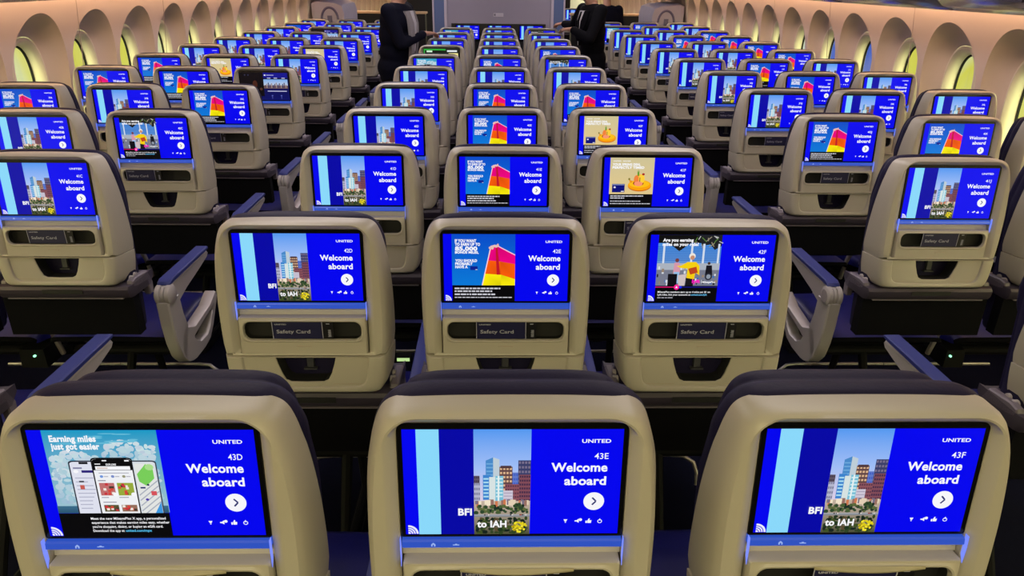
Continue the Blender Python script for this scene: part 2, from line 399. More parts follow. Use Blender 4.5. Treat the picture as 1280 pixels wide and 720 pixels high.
def ride(p):
    x0, x1 = .064, .572
    p.rect(x0, 0, x1, .76, lin(60, 140, 226), lin(120, 150, 190))
    for j in range(9): p.rect(x0, .17+.025*j, x1, .178+.025*j, lin(20, 96, 190))
    p.rect(x0, 0, x1, .12, lin(12, 12, 14)); p.poly([(.13, .10), (.34, .10), (.235, .24)], lin(26, 22, 22))
    p.poly([(.36, .0), (.572, .0), (.572, .16), (.52, .22), (.48, .14), (.42, .16)], lin(30, 32, 36))
    r = random.Random(5)
    for i in range(16): a = (r.uniform(.37, .56), r.uniform(.01, .14)); p.line([a, (a[0]+r.uniform(-.04, .04), a[1]+r.uniform(.02, .07))], .012, [lin(150, 140, 120), lin(90, 130, 60), lin(190, 190, 190)][i % 3])
    for x in (.105, .33, .425, .545): p.rect(x, .13, x+.016, .62, lin(210, 220, 235))
    p.rect(x0, .42, x1, .52, lin(170, 178, 190)); p.rect(x0, .52, x1, .76, lin(118, 122, 140))
    for i in range(40):
        x = r.uniform(x0, x1-.03); y = r.uniform(.42, .72); p.rect(x, y, x+r.uniform(.008, .022), y+r.uniform(.02, .06), [lin(24, 26, 34), lin(214, 220, 228), lin(60, 110, 180), lin(150, 130, 110)][i % 4])
    # far figure in black with a bag, figure in pink, and the dancer in yellow
    p.ell(.485, .42, .012, .022, lin(70, 50, 40), 9); p.poly([(.465, .45), (.51, .45), (.52, .60), (.46, .60)], lin(20, 20, 30)); p.ell(.49, .62, .03, .055, lin(40, 42, 56), 14); p.ell(.49, .62, .018, .035, lin(140, 150, 165), 12)
    p.ell(.225, .375, .016, .03, lin(120, 60, 60), 10); p.poly([(.205, .41), (.245, .41), (.255, .54), (.235, .72), (.21, .72), (.20, .54)], lin(214, 150, 170)); p.rect(.205, .55, .25, .72, lin(150, 190, 230))
    p.ell(.345, .315, .026, .048, lin(236, 230, 220), 14); p.ell(.347, .335, .018, .034, lin(200, 140, 110), 12)
    p.poly([(.31, .40), (.38, .40), (.41, .46), (.415, .60), (.38, .56), (.375, .66), (.31, .64), (.315, .50), (.255, .49), (.225, .46), (.26, .455)], lin(244, 206, 16))
    p.poly([(.32, .50), (.385, .47), (.40, .56), (.34, .59)], lin(190, 70, 30)); p.poly([(.31, .64), (.375, .66), (.37, .76), (.305, .76)], lin(24, 22, 28))
    p.poly([(.24, .60), (.31, .58), (.30, .76), (.25, .76)], lin(205, 190, 190))
    p.rect(.16, .58, .235, .76, lin(14, 14, 22))
    p.text('Are you earning', .098, .046, WH, left=.098, bold=.045, width=.245)
    p.text('miles on your ride?', .160, .046, WH, left=.098, bold=.045, width=.29)
    p.text('lyft', .715, .05, lin(250, 20, 190), left=.36, bold=.06, width=.065)
    p.rect(.436, .67, .439, .72, WH); p.text('MileagePlus', .715, .026, WH, left=.445, bold=.03, width=.105)
    p.rect(x0, .76, x1, 1, lin(4, 4, 8))
    p.rect(x0, .775, .27, .787, lin(240, 20, 120)); p.rect(.27, .775, x1, .787, lin(20, 20, 140)); p.ell(.27, .782, .012, .02, lin(20, 40, 230), 12); p.ell(.238, .782, .022, .042, lin(250, 30, 150), 16)
    p.poly([(.228, .795), (.238, .762), (.248, .795)], WH)
    p.text('MileagePlus members earn up to 4 miles per $1 on', .868, .026, WH, left=.087, bold=.02, width=.43)
    p.text('Lyft rides, link your accounts at', .910, .026, WH, left=.087, bold=.02, width=.27); p.text('united.com/lyft', .910, .026, lin(110, 200, 250), left=.362, bold=.02, width=.13)
    p.greek(.087, .225, .945, .014, lin(170, 170, 180), 9)
def phones(p):
    x0, x1 = .066, .571
    p.rect(x0, 0, x1, .77, lin(24, 152, 196), lin(158, 196, 208))
    r = random.Random(11)
    heaps = [(.13, .50, .07, .17), (.10, .33, .05, .10), (.20, .28, .09, .10), (.42, .19, .11, .09), (.52, .28, .06, .14), (.50, .52, .08, .16), (.30, .62, .2, .1)]
    for i in range(420):
        cx, cy, ax, ay = heaps[i % 7]; a_ = r.uniform(0, 2*PI); q = r.uniform(0, 1)**.5
        x = cx+ax*q*math.cos(a_); y = cy+ay*q*math.sin(a_); k = .5-.5*math.sin(a_)*q
        if x < x0+.02 or x > x1-.022 or y > .72 or (x < .33 and y < .19): continue
        p.ell(x, y, r.uniform(.008, .02), r.uniform(.012, .03), lin(206-50*(1-k)+r.uniform(-6, 6), 222-32*(1-k)+r.uniform(-5, 5), 228-18*(1-k)), 9)
    for i in range(14): p.ell(r.uniform(x0+.06, x1-.08), r.uniform(.015, .12), r.uniform(.02, .05), r.uniform(.004, .009), lin(104, 188, 216), 10)
    p.rect(x0, .70, x1, .77, lin(60, 110, 140), lin(40, 80, 110))
    def phone(cx, top, w, body, face):
        p.poly([(a*1, b) for a, b in rrect(cx-w/2, cx+w/2, top, .80, (.004, .004, .022, .022), 4)], body)
        p.poly(rrect(cx-w/2+.006, cx+w/2-.006, top+.012, .80, (.004, .004, .018, .018), 4), face)
    phone(.235, .272, .155, lin(40, 44, 60), lin(222, 224, 238)); phone(.475, .272, .150, lin(60, 66, 80), lin(214, 220, 228))
    p.rect(.245-.04, .285, .245, .305, lin(20, 20, 28)); p.rect(.175, .335, .215, .347, lin(110, 110, 150)); p.rect(.21, .362, .26, .385, lin(40, 30, 120)); p.ell(.185, .373, .012, .016, WH, 10)
    for i in range(9): p.rect(.175, .43+.036*i, .178+r.uniform(.04, .09), .438+.036*i, lin(170, 172, 195))
    p.rect(.19, .50, .21, .54, lin(200, 90, 80)); p.rect(.19, .46, .212, .475, lin(60, 60, 70))
    # map on the right phone
    p.poly([(.45, .30), (.535, .30), (.543, .80), (.45, .80)], lin(226, 228, 226)); p.poly([(.46, .47), (.455, .40), (.50, .305), (.53, .36), (.53, .44), (.49, .51)], lin(120, 205, 90)); p.ell(.515, .335, .02, .03, lin(170, 220, 140), 10)
    for i in range(5): p.line([(.45, .60+.05*i), (.543, .46+.05*i)], .010, lin(170, 176, 190))
    p.poly([(.50, .80), (.543, .66), (.543, .80)], lin(60, 150, 220)); p.rect(.505, .56, .53, .60, lin(214, 80, 90)); p.rect(.46, .52, .483, .535, lin(40, 50, 110)); p.ell(.482, .64, .008, .012, lin(80, 60, 170), 9); p.ell(.497, .50, .006, .01, lin(40, 40, 90), 8)
    # middle phone in front
    phone(.352, .245, .185, lin(12, 12, 16), lin(238, 240, 244))
    p.poly(rrect(.2655, .4385, .257, .362, (.002, .002, .02, .02), 3), lin(8, 8, 12))
    p.rect(.275, .325, .43, .358, WH); p.rect(.31, .268, .33, .278, WH); p.rect(.41, .268, .43, .280, WH); p.text('EXPLORE', .318, .018, WH, left=.325, bold=.03, width=.045); p.rect(.275, .30, .30, .308, WH); p.rect(.282, .338, .33, .345, lin(190, 150, 130))
    p.rect(.285, .385, .42, .391, lin(150, 150, 170))
    for k, c in enumerate((lin(110, 150, 220), lin(120, 140, 200), lin(150, 150, 120))): p.ell(.295+.05*k, .42, .008, .013, c, 10); p.rect(.305+.05*k, .417, .325+.05*k, .425, lin(170, 170, 185))
    p.rect(.275, .455, .31, .463, lin(120, 120, 140))
    for (a, b, c, d, q) in ((.277, .345, .48, .60, lin(190, 110, 110)), (.357, .43, .48, .60, lin(150, 170, 60)), (.28, .347, .69, .755, lin(90, 84, 50)), (.36, .43, .69, .755, lin(150, 110, 90))):
        p.rect(a, c, b, d, q)
        for i in range(9): x = r.uniform(a, b-.014); y = r.uniform(c, d-.024); p.rect(x, y, x+.013, y+.022, [lin(214, 70, 60), lin(70, 60, 50), lin(240, 230, 220), lin(200, 50, 60)][i % 4])
    p.rect(.277, .615, .31, .622, lin(130, 130, 150)); p.rect(.357, .615, .40, .622, lin(130, 130, 150)); p.ell(.343, .59, .012, .019, WH, 10); p.ell(.425, .59, .012, .019, WH, 10)
    p.rect(.28, .66, .34, .668, lin(130, 130, 150))
    p.rect(x0, .77, x1, 1, lin(4, 4, 8))
    for body, y, w in (('Meet the new MileagePlus X app, a personalized', .833, .343), ('experience that makes earning miles easy, whether', .873, .357), ("you're shopping, dining, or buying an eGift card.", .913, .325), ('Download the app at', .953, .144)):
        p.text(body, y, .024, WH, left=.207, bold=.02, width=w)
    p.text('united.com/mpx', .953, .024, lin(90, 200, 250), left=.357, bold=.02, width=.12)
    p.text('Earning miles', .098, .056, WH, left=.098, bold=.04, width=.205); p.text('just got easier', .168, .056, WH, left=.098, bold=.04, width=.215)

def menu(p):
    p.rect(0, 0, 1, 1, lin(6, 8, 58), lin(14, 18, 96)); p.rect(0, 0, .48, .86, lin(10, 8, 16))
    for x in (.10, .17): p.ell(x, .1, .014, .024, lin(60, 60, 90), 10)
    p.ell(.30, .42, .05, .13, lin(70, 34, 26), 12); p.ell(.42, .6, .03, .05, lin(80, 50, 40), 10)
    p.rect(.48, .02, .98, .19, lin(14, 18, 140)); p.rect(.50, .08, .53, .12, WH); p.rect(.545, .09, .70, .11, lin(190, 190, 230))
    for x in (.56, .70, .86): p.rect(x, .19, x+.07, .22, lin(190, 190, 220))
    p.rect(.48, .25, .98, .55, lin(120, 170, 230), lin(210, 215, 225)); p.rect(.48, .47, .98, .58, lin(110, 86, 80))
    for i in range(14): h = .03+.02*((i*7) % 5); p.rect(.50+.033*i, .48-h, .522+.033*i, .56, [lin(90, 70, 90), lin(150, 130, 130), lin(60, 60, 100)][i % 3])
    p.rect(.55, .66, .95, .69, lin(190, 190, 225))
    for x in (.64, .83): p.rect(x-.015, .82, x+.015, .85, lin(90, 100, 190)); p.rect(x-.004, .85, x+.004, .95, lin(90, 100, 190))
def greenmenu(p):
    p.rect(0, 0, 1, 1, lin(6, 14, 12)); p.rect(0, 0, .62, .07, lin(40, 170, 60)); p.rect(0, 0, .03, .6, lin(40, 170, 60)); p.rect(.08, .08, .24, .16, lin(210, 240, 214))
    p.rect(.62, 0, 1, .07, lin(10, 20, 30)); p.rect(.66, .06, .94, .14, lin(230, 236, 240)); p.rect(.70, .2, .97, .5, lin(236, 226, 150)); p.rect(.1, .2, .6, .5, lin(12, 40, 30))
FILL = dict(S=skyline, F=flag, D=duck, L=ride, P=phones)
_pm = {}
def display_mesh(kind, seat):
    key = (kind, seat)
    if key not in _pm:
        if kind in 'KG':
            p = Pic(); p.rect(0, 0, 1, 1, lin(6, 8, 40), detail=False); (menu if kind == 'K' else greenmenu)(p)
        else:
            p = base_pic(seat); FILL[kind](p)
        _pm[key] = p.mesh('display_picture')
    return _pm[key]

# ------------------------------------------------------------------ seat parts (shared meshes)
LEAN = .0743; ZT = 1.15
cl, sl = math.cos(LEAN), math.sin(LEAN)
def P(x, v, w):                       # seat-back frame: v up along the back, w out towards the passenger behind
    return (x, v*sl - w*cl, ZT + v*cl + w*sl)
N = 112
def angles(c, *polys):
    a = [2*PI*k/72 + 1e-3 for k in range(72)]
    for p in polys: a += [math.atan2(q[1]-c[1], q[0]-c[0]) % (2*PI) for q in p]
    a.sort(); out = [a[0]]
    for t in a[1:]:
        if t - out[-1] > 4e-3: out.append(t)
    return out
def shell_mesh():
    half = catmull([(0, .0285), (.07, .028), (.11, .027), (.138, .0253), (.157, .0214), (.170, .0122), (.179, -.005), (.187, -.033), (.192, -.064), (.196, -.11), (.198, -.16), (.198, -.22), (.1965, -.27), (.1945, -.302)], 5) + [(0, -.302)]
    c = (0, -.14); orr = rrect(-.1565, .1565, -.3005, .0105, (.016, .016, .001, .001), 7)
    rmp = rrect(-.1735, .1735, -.3015, .0225, (.048, .048, .001, .001), 10)
    ANG = angles(c, orr, rmp); rim = polar(rmp, c, ANG); out = polar(mirror(half), c, ANG)
    opn = polar(orr, c, ANG)
    cl_ = lambda r: [(x, max(v, -.302)) for x, v in r]
    dp = lambda v: min(1, max(0, (-v-.03)/.24))
    R = [(scale(out, c, -.009, -.001), lambda v: -.062-.043*dp(v)), (scale(out, c, -.006, -.001), lambda v: -.028-.027*dp(v)), (scale(out, c, -.001, 0), -.014), (scale(out, c, .003, .0025), -.006),
         (scale(out, c, .0075, .0055), -.0012), (rim, .0004), (scale(rim, c, .003, .002), -.0004),
         (opn, -.0115), (scale(opn, c, .0015, .0015), -.0135), (scale(opn, c, .002, .002), -.034)]
    b = MB(); b.rings([[P(x, v, w(v) if callable(w) else w) for x, v in cl_(r)] for r, w in R], 'shell', None, 'shell')
    return b.mesh('back_shell', 35)
def lower_mesh():
    half = catmull([(.1945, -.304), (.1935, -.33), (.191, -.355), (.187, -.378), (.1795, -.396), (.165, -.4045), (.12, -.4066), (0, -.4068)], 5)
    out0 = [(0, -.304)] + half; c = (0, -.335)
    cutp = [(0, -.3045), (.0735, -.3045), (.068, -.328), (.060, -.352), (.052, -.368), (.040, -.374), (0, -.375)]
    ANG = angles(c, mirror(out0), mirror(cutp)); out = polar(mirror(out0), c, ANG)
    u = polar(mirror([(0, -.304)] + catmull([(.154, -.304), (.152, -.34), (.147, -.37), (.135, -.384), (.11, -.388), (0, -.389)], 5)), c, ANG)
    cut = polar(mirror(cutp), c, ANG)
    cl_ = lambda r: [(x, min(v, -.304)) for x, v in r]
    R = [(scale(out, c, -.010, -.001), -.105), (scale(out, c, -.007, 0), -.055), (scale(out, c, 0, 0), -.014), (scale(out, c, .004, .003), -.003), (scale(out, c, .011, .008), .002),
         (scale(u, c, -.004, -.003), .003), (u, .0015), (scale(u, c, .003, .002), -.003), (scale(cut, c, -.005, -.004), -.002), (scale(cut, c, -.001, -.001), -.003), (cut, -.006)]
    b = MB(); b.rings([[P(x, v, w) for x, v in cl_(r)] for r, w in R], 'shell')
    b.rings([[P(x, v, -.006) for x, v in cl_(cut)], [P(x, v, -.055) for x, v in cl_(cut)]], 'void', None, 'void')
    # fine engraved lines either side
    for s in (-1, 1): b.box(s*.10-.035, s*.10+.035, -.3805, -.3795, -.0035, -.0022, 'seam', P)
    me = b.mesh('lower_panel', 35); return me
def hook_mesh():
    b = MB(); b.box(-.010, .010, -.354, -.307, -.056, -.040, 'hook', P, .002, .002); b.box(-.016, .016, -.358, -.354, -.056, -.036, 'hook', P)
    return b.mesh('hook', 30)
def pocket_mesh():
    c = (0, -.238)
    orr, srr = rrect(-.1525, .1525, -.3005, -.2035, (.004, .004, .002, .002), 3), rrect(-.1405, .1405, -.2615, -.2140, (.018,)*4, 6)
    ANG = angles(c, orr, srr); out = polar(orr, c, ANG); slot = polar(rrect(-.1405, .1405, -.2615, -.2140, (.018,)*4, 6), c, ANG)
    R = [(out, -.022), (scale(out, c, .0005, .0005), -.003), (scale(out, c, .003, .003), .0005), (scale(slot, c, -.007, -.006), .001), (scale(slot, c, -.003, -.003), .004), (scale(slot, c, -.0005, -.0005), .0035), (slot, .001), (scale(slot, c, .001, .001), -.006)]
    b = MB(); b.rings([[P(x, v, w) for x, v in r] for r, w in R], 'shell')
    b.rings([[P(x, v, -.006) for x, v in scale(slot, c, .001, .001)], [P(x, v, -.026) for x, v in slot]], 'void', None, 'void')
    # slope under the screen
    b.add([P(-.1545, -.1835, -.026), P(.1545, -.1835, -.026), P(.1540, -.2040, -.021), P(-.1540, -.2040, -.021)], [(0, 1, 2, 3)], 'shell')
    me = b.mesh('literature_pocket', 35); return me
def latch_mesh():
    b = MB(); b.box(-.019, .019, -.2820, -.2785, -.001, .0022, 'shell', P, .002, .0006); b.box(-.018, .018, -.2785, -.2772, -.001, .0012, 'seam', P)
    return b.mesh('latch', 30)
def bezel_mesh():
    c = (0, -.08); o = rrect(-.1545, .1545, -.1705, .0100, (.010, .010, .004, .004), 5)
    b = MB(); b.rings([[P(x, v, -.022) for x, v in o], [P(x, v, -.0135) for x, v in o], [P(x, v, -.0125) for x, v in scale(o, c, .001, .001)]], 'glass', None, 'glass')
    return b.mesh('screen', 30)
def strip_mesh():
    b = MB(); o = [(-.1520, -.1715), (.1520, -.1715), (.1520, -.1835), (-.1520, -.1835)]
    prof = [(-.1712, -.020), (-.1712, -.0085), (-.1735, -.006), (-.1815, -.005), (-.1840, -.0075), (-.1840, -.020)]
    b.rings([[P(x, v, w) for v, w in prof] for x in (-.1525, .1525)], 'strip', 'strip', 'strip')
    # home and arrow icons
    b.add([P(-.112, -.1800, -.0048), P(-.112, -.1765, -.0050), P(-.109, -.1742, -.0054), P(-.106, -.1765, -.0050), P(-.106, -.1800, -.0048)], [(0, 1, 2, 3, 4)], 'icon')
    b.add([P(-.110, -.1801, -.0046), P(-.110, -.1772, -.0048), P(-.108, -.1772, -.0048), P(-.108, -.1801, -.0046)], [(0, 1, 2, 3)], 'strip')
    b.box(-.082, -.073, -.1782, -.1774, -.0055, -.0047, 'icon', P); b.box(-.079, -.076, -.1774, -.1762, -.0055, -.0047, 'icon', P)
    return b.mesh('control_strip')
def glow_mesh(s):  # emissive sliver painting the strip's reflection on the recess side wall
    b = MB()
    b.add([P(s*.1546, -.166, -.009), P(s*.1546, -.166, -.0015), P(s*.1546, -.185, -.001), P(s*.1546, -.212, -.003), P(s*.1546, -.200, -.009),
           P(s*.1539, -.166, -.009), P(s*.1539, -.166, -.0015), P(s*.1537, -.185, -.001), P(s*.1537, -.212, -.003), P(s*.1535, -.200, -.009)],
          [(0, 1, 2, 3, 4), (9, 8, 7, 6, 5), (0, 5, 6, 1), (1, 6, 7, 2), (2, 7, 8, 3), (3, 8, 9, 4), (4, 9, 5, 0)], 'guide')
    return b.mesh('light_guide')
def pad_loft(half, c, spec, mn, name, thick=.035):
    o = polar(mirror(half), c, angles(c, mirror(half))); b = MB()
    deep = lambda v, w: w - thick*min(1, max(0, (-v-.01)/.12))*min(1, max(0, (-w-.06)/.03))
    b.rings([[P(x, v, deep(v, w)) for x, v in scale(o, c, d, d)] for d, w in spec], mn, mn, mn)
    return b.mesh(name, 50)
def backrest_mesh():
    half = catmull([(0, .0315), (.08, .031), (.12, .030), (.148, .0265), (.167, .017), (.181, .000), (.191, -.03), (.192, -.07), (.1945, -.14), (.1945, -.22), (.193, -.32), (.193, -.42), (.193, -.55), (.186, -.59), (.15, -.60), (0, -.601)], 4)
    return pad_loft(half, (0, -.25), [(.012, -.050), (.002, -.054), (-.002, -.064), (-.004, -.078), (-.001, -.094), (.008, -.103), (.016, -.105), (.010, -.108), (.010, -.116), (.022, -.122)], 'leather', 'backrest')
def headrest_mesh():
    half = catmull([(0, .0215), (.07, .0215), (.115, .0195), (.140, .0135), (.155, .001), (.163, -.020), (.167, -.06), (.168, -.12), (.165, -.18), (.150, -.215), (.11, -.224), (0, -.225)], 4)
    return pad_loft(half, (0, -.09), [(.02, -.120), (.004, -.124), (.0, -.133), (.0, -.148), (.006, -.160), (.018, -.166), (.04, -.169)], 'leather', 'headrest')
def cushion_mesh():
    prof = [(.150, .448), (.170, .438), (.30, .402), (.56, .345), (.605, .36), (.625, .395), (.615, .435), (.58, .458), (.48, .463), (.30, .456), (.20, .460), (.16, .462)]
    b = MB(); rs = []
    for x, d in ((-.2185, .018), (-.2145, .008), (-.205, .001), (-.185, 0), (0, -.003), (.185, 0), (.205, .001), (.2145, .008), (.2185, .018)):
        rs.append([(x, .35+(y-.35)*(1-d/.27), .405+(z-.405)*(1-d/.055)) for y, z in prof])
    b.rings(rs, 'cushion', 'cushion', 'cushion'); k = b.m('fabric'); n = len(prof)
    for q in range((len(rs)-1)*n):
        if q % n in (0, 1, 2, 3, 11): b.mi[q] = k       # underside and back painted black for the shade under the seat
    return b.mesh('seat_cushion', 45)
def base_mesh():
    """dark shroud under the back shell with a tray lip"""
    b = MB()
    prof = [(-.024, .742), (-.031, .733), (-.028, .712), (-.018, .700), (.10, .696), (.13, .72), (.13, .742)]
    rs = []
    for x, d in ((-.2185, .030), (-.212, .004), (-.195, 0), (.195, 0), (.212, .004), (.2185, .030)):
        rs.append([(x, y + d*.5, z) for y, z in prof])
    b.rings(rs, 'base', 'base', 'base')
    b.box(-.066, .066, -.0335, -.02, .7205, .7345, 'void')
    b.box(-.19, .19, -.0235, -.012, .6975, .7015, 'lip')
    return b.mesh('seat_back_base', 35)
def bracket_mesh(s):
    b = MB(); pr = [(.0, .742), (.004, .752), (.03, .757), (.11, .748), (.135, .70), (.13, .66), (.105, .66), (.10, .715), (.03, .722), (.004, .730)]
    b.prism([(y, z) for y, z in pr], min(s*.196, s*.2185), max(s*.196, s*.2185), 'lip', .004); return b.mesh('bracket', 35)
def hinge_mesh(s):
    b = MB(); b.tube([(s*.194, .035, .748), (s*.206, .035, .748), (s*.210, .035, .748)], [.011, .011, .007], 'grey', 10)
    b.tube([(s*.194, .062, .752), (s*.204, .062, .752)], .009, 'grey', 10); return b.mesh('hinge', 40)
def knee_mesh():
    b = MB(); b.box(-.216, .216, -.012, .03, .56, .70, 'fabric', None, .0, .0); return b.mesh('knee_panel')
def frame_mesh(x0, x1):
    b = MB()
    b.tube([(x0, .30, .335), (x1, .30, .335)], .020, 'frame', 10); b.tube([(x0, .47, .29), (x1, .47, .29)], .020, 'frame', 10)
    b.box(-.205, .205, .33, .56, .335, .350, 'frame'); return b.mesh('seat_frame')
def leg_mesh(dx=0):
    b = MB(); b.tube([(dx, .30, .335), (dx, .20, .16), (dx, .13, .022)], [.018, .015, .015], 'frame'); b.tube([(dx, .47, .29), (dx, .50, .14), (dx, .52, .022)], [.018, .015, .015], 'frame')
    b.tube([(dx, .13, .03), (dx, .52, .03)], .012, 'frame'); b.box(dx-.02, dx+.02, .10, .55, .0, .018, 'frame'); return b.mesh('leg', 40)
def bar_mesh(kind):
    z, y = .115, .575
    pts = {0: [(-.2185, y, z), (.2665, y, z)], 1: [(-.2185, y, z), (.12, y, z), (.17, y-.004, z-.003), (.205, y-.02, z-.02), (.215, y-.04, z-.05), (.215, y-.05, .02)],
           -1: [(.2665, y, z), (-.12, y, z), (-.17, y-.004, z-.003), (-.205, y-.02, z-.02), (-.215, y-.04, z-.05), (-.215, y-.05, .02)]}[kind]
    b = MB(); b.tube(pts, .0075, 'tube', 8); return b.mesh('luggage_bar', 50)
def aisle_arm_meshes(s):
    """side frame with an open triangle, pivot, pad; s=+1 right side of the seat"""
    x0, x1 = (.214, .260) if s > 0 else (-.260, -.214)
    b = MB()
    post = [(.128, .61), (.132, .50), (.148, .42), (.172, .365), (.21, .328), (.26, .312), (.36, .312), (.425, .325), (.47, .362), (.545, .452), (.555, .478), (.535, .486), (.47, .455), (.31, .437), (.275, .442), (.245, .475), (.222, .54), (.215, .61)]
    hole = [(.285, .402), (.300, .378), (.335, .357), (.405, .353), (.435, .368), (.488, .430), (.44, .428), (.315, .408)]
    # plate with a hole: bridge polygons around it
    n = 60; c = (.37, .385); angs = [2*PI*k/n+.001 for k in range(n)]
    outp = [(.205, .47), (.165, .40), (.18, .358), (.21, .328), (.26, .312), (.36, .312), (.425, .325), (.47, .362), (.545, .452), (.555, .478), (.535, .486), (.47, .455), (.31, .437), (.275, .442), (.245, .475)]
    ring_o = polar(outp, c, angs); ring_i = polar(hole, c, angs)
    e = .004
    so, si = scale(ring_o, c, e, e), scale(ring_i, c, -e, -e)
    rr = [[(x0+e, y, z) for y, z in ring_i], [(x0, y, z) for y, z in si], [(x0, y, z) for y, z in so], [(x0+e, y, z) for y, z in ring_o], [(x1-e, y, z) for y, z in ring_o], [(x1, y, z) for y, z in so], [(x1, y, z) for y, z in si], [(x1-e, y, z) for y, z in ring_i]]
    rr.append(rr[0]); b.rings(rr, 'arm')
    b.prism([(.128, .612), (.131, .52), (.143, .44), (.165, .375), (.185, .352), (.235, .43), (.252, .468), (.232, .53), (.222, .612)][::-1], x0, x1, 'arm', .005)
    fr = b.mesh('armrest_frame', 40)
    b = MB()
    xm = (x0+x1)/2
    for a, c_, r in ((x0-.004, x0+.014, .037), (x0+.016, x1-.016, .034), (x1-.014, x1+.004, .037)):
        b.tube([(a, .165, .632), (a+.003, .165, .632), (c_-.003, .165, .632), (c_, .165, .632)], [r-.004, r, r, r-.004], 'arm', 24)
    b.tube([(x0-.0055, .165, .632), (x0-.003, .165, .632)], .024, 'grey', 20)
    pv = b.mesh('pivot', 40)
    b = MB()
    b.prism([(.155, .664), (.19, .667), (.50, .668), (.535, .664), (.540, .655), (.525, .640), (.44, .622), (.30, .598), (.215, .575), (.165, .60)][::-1], x0+.003, x1-.003, 'arm', .006)
    ar = b.mesh('arm', 40)
    b = MB()
    b.prism([(.165, .668), (.52, .669), (.538, .672), (.541, .680), (.53, .686), (.19, .686), (.17, .680)], x0-.001, x1+.001, 'pad', .004)
    return fr, pv, ar, b.mesh('arm_pad', 40)
def inner_arm_meshes():
    x0, x1 = .2190, .2660      # between this seat and its right neighbour
    b = MB()
    for a, c_, r in ((x0, x0+.017, .034), (x0+.019, x1-.019, .030), (x1-.017, x1, .034)):
        b.tube([(a, .165, .632), (a+.003, .165, .632), (c_-.003, .165, .632), (c_, .165, .632)], [r-.004, r, r, r-.004], 'arm', 20)
    pv = b.mesh('pivot', 40)
    b = MB(); b.prism([(.155, .655), (.50, .658), (.535, .652), (.52, .632), (.30, .60), (.165, .60)][::-1], x0+.006, x1-.006, 'arm', .005); ar = b.mesh('arm', 40)
    b = MB(); b.prism([(.165, .659), (.525, .661), (.530, .672), (.19, .674), (.17, .670)], x0+.004, x1-.004, 'pad', .004); pd = b.mesh('arm_pad', 40)
    b = MB(); b.tube([(.243, .165, .61), (.243, .19, .52), (.243, .23, .44), (.243, .26, .34)], [.016, .013, .010, .010], 'grey', 8); st = b.mesh('arm_stem', 40)
    return pv, ar, pd, st
def light_mesh(lx):
    b = MB()
    xa, xb = max(-.218, lx-.06), min(.218, lx+.06)
    b.box(xa, xb, .19, .30, .315, .390, 'frame', None, .004, .004)
    b.tube([(lx, .186, .366), (lx, .1925, .366)], .0045, 'led', 10)
    return b.mesh('power_box')

SM = dict(shell=shell_mesh(), lower=lower_mesh(), hook=hook_mesh(), pocket=pocket_mesh(), latch=latch_mesh(), bezel=bezel_mesh(), strip=strip_mesh(), gl=glow_mesh(-1), gr=glow_mesh(1),
          back=backrest_mesh(), head=headrest_mesh(), cushion=cushion_mesh(), base=base_mesh(), bl=bracket_mesh(-1), br=bracket_mesh(1), hl=hinge_mesh(-1), hr=hinge_mesh(1), knee=knee_mesh(),
          frame=frame_mesh(-.218, .2665), frame_l=frame_mesh(-.205, .2665), frame_r=frame_mesh(-.218, .205), leg=leg_mesh(0), bar={k: bar_mesh(k) for k in (-1, 0, 1)}, armR=aisle_arm_meshes(1), armL=aisle_arm_meshes(-1), inner=inner_arm_meshes(), led=light_mesh(.18), led_k=light_mesh(-.20))
DISP_X = .0
def make_seat(x, y, col, row, kind, label, lean=0.0):
    t = empty('airline_seat', (x, y, 0))
    tag(t, label, 'seat', 'airline seats in rows')
    if lean: t.rotation_euler = (lean, 0, 0)
    sh = link('back_shell', SM['shell'], t)
    sc = link('screen', SM['bezel'], t)
    d = link('display', display_mesh(kind, f'{row}{col}'), sc)
    # lit area sits just proud of the glass
    o = Vector(P(0, 0, -.0121)); X, U, Nn = Vector((1, 0, 0)), Vector((0, sl, cl)), Vector((0, -cl, sl))
    d.matrix_local = Matrix(((X.x, U.x, Nn.x, o.x), (X.y, U.y, Nn.y, o.y), (X.z, U.z, Nn.z, o.z), (0, 0, 0, 1)))
    link('control_strip', SM['strip'], sc)
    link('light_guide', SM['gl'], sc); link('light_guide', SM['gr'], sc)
    pk = link('literature_pocket', SM['pocket'], t); link('latch', SM['latch'], pk)
    lp = link('lower_panel', SM['lower'], t); link('hook', SM['hook'], lp)
    link('backrest', SM['back'], t); link('headrest', SM['head'], t); link('seat_cushion', SM['cushion'], t)
    link('seat_back_base', SM['base'], t); link('knee_panel', SM['knee'], t); link('seat_frame', SM['frame_l' if col in 'DJ' else 'frame_r' if col in 'CF' else 'frame'], t)
    for k in ('bl', 'br'): link('bracket', SM[k], t)
    for k in ('hl', 'hr'): link('hinge', SM[k], t)
    left_end = col in 'ADJ'; right_end = col in 'CFL'
    aisleL = col in 'DJ'; aisleR = col in 'CF'
    link('luggage_bar', SM['bar'][-1 if left_end else 1 if right_end else 0], t)
    if col not in 'BEK': link('leg', SM['leg'], t)
    for cond, k in ((aisleL, 'armL'), (aisleR, 'armR')):
        if cond:
            fr, pv, ar, pd = SM[k]; a = link('armrest', fr, t); link('pivot', pv, a); link('arm', ar, a); link('arm_pad', pd, a)
    if not right_end:
        pv, ar, pd, st = SM['inner']; a = link('armrest', ar, t); link('pivot', pv, a); link('arm_pad', pd, a); link('arm_stem', st, a)
    return t

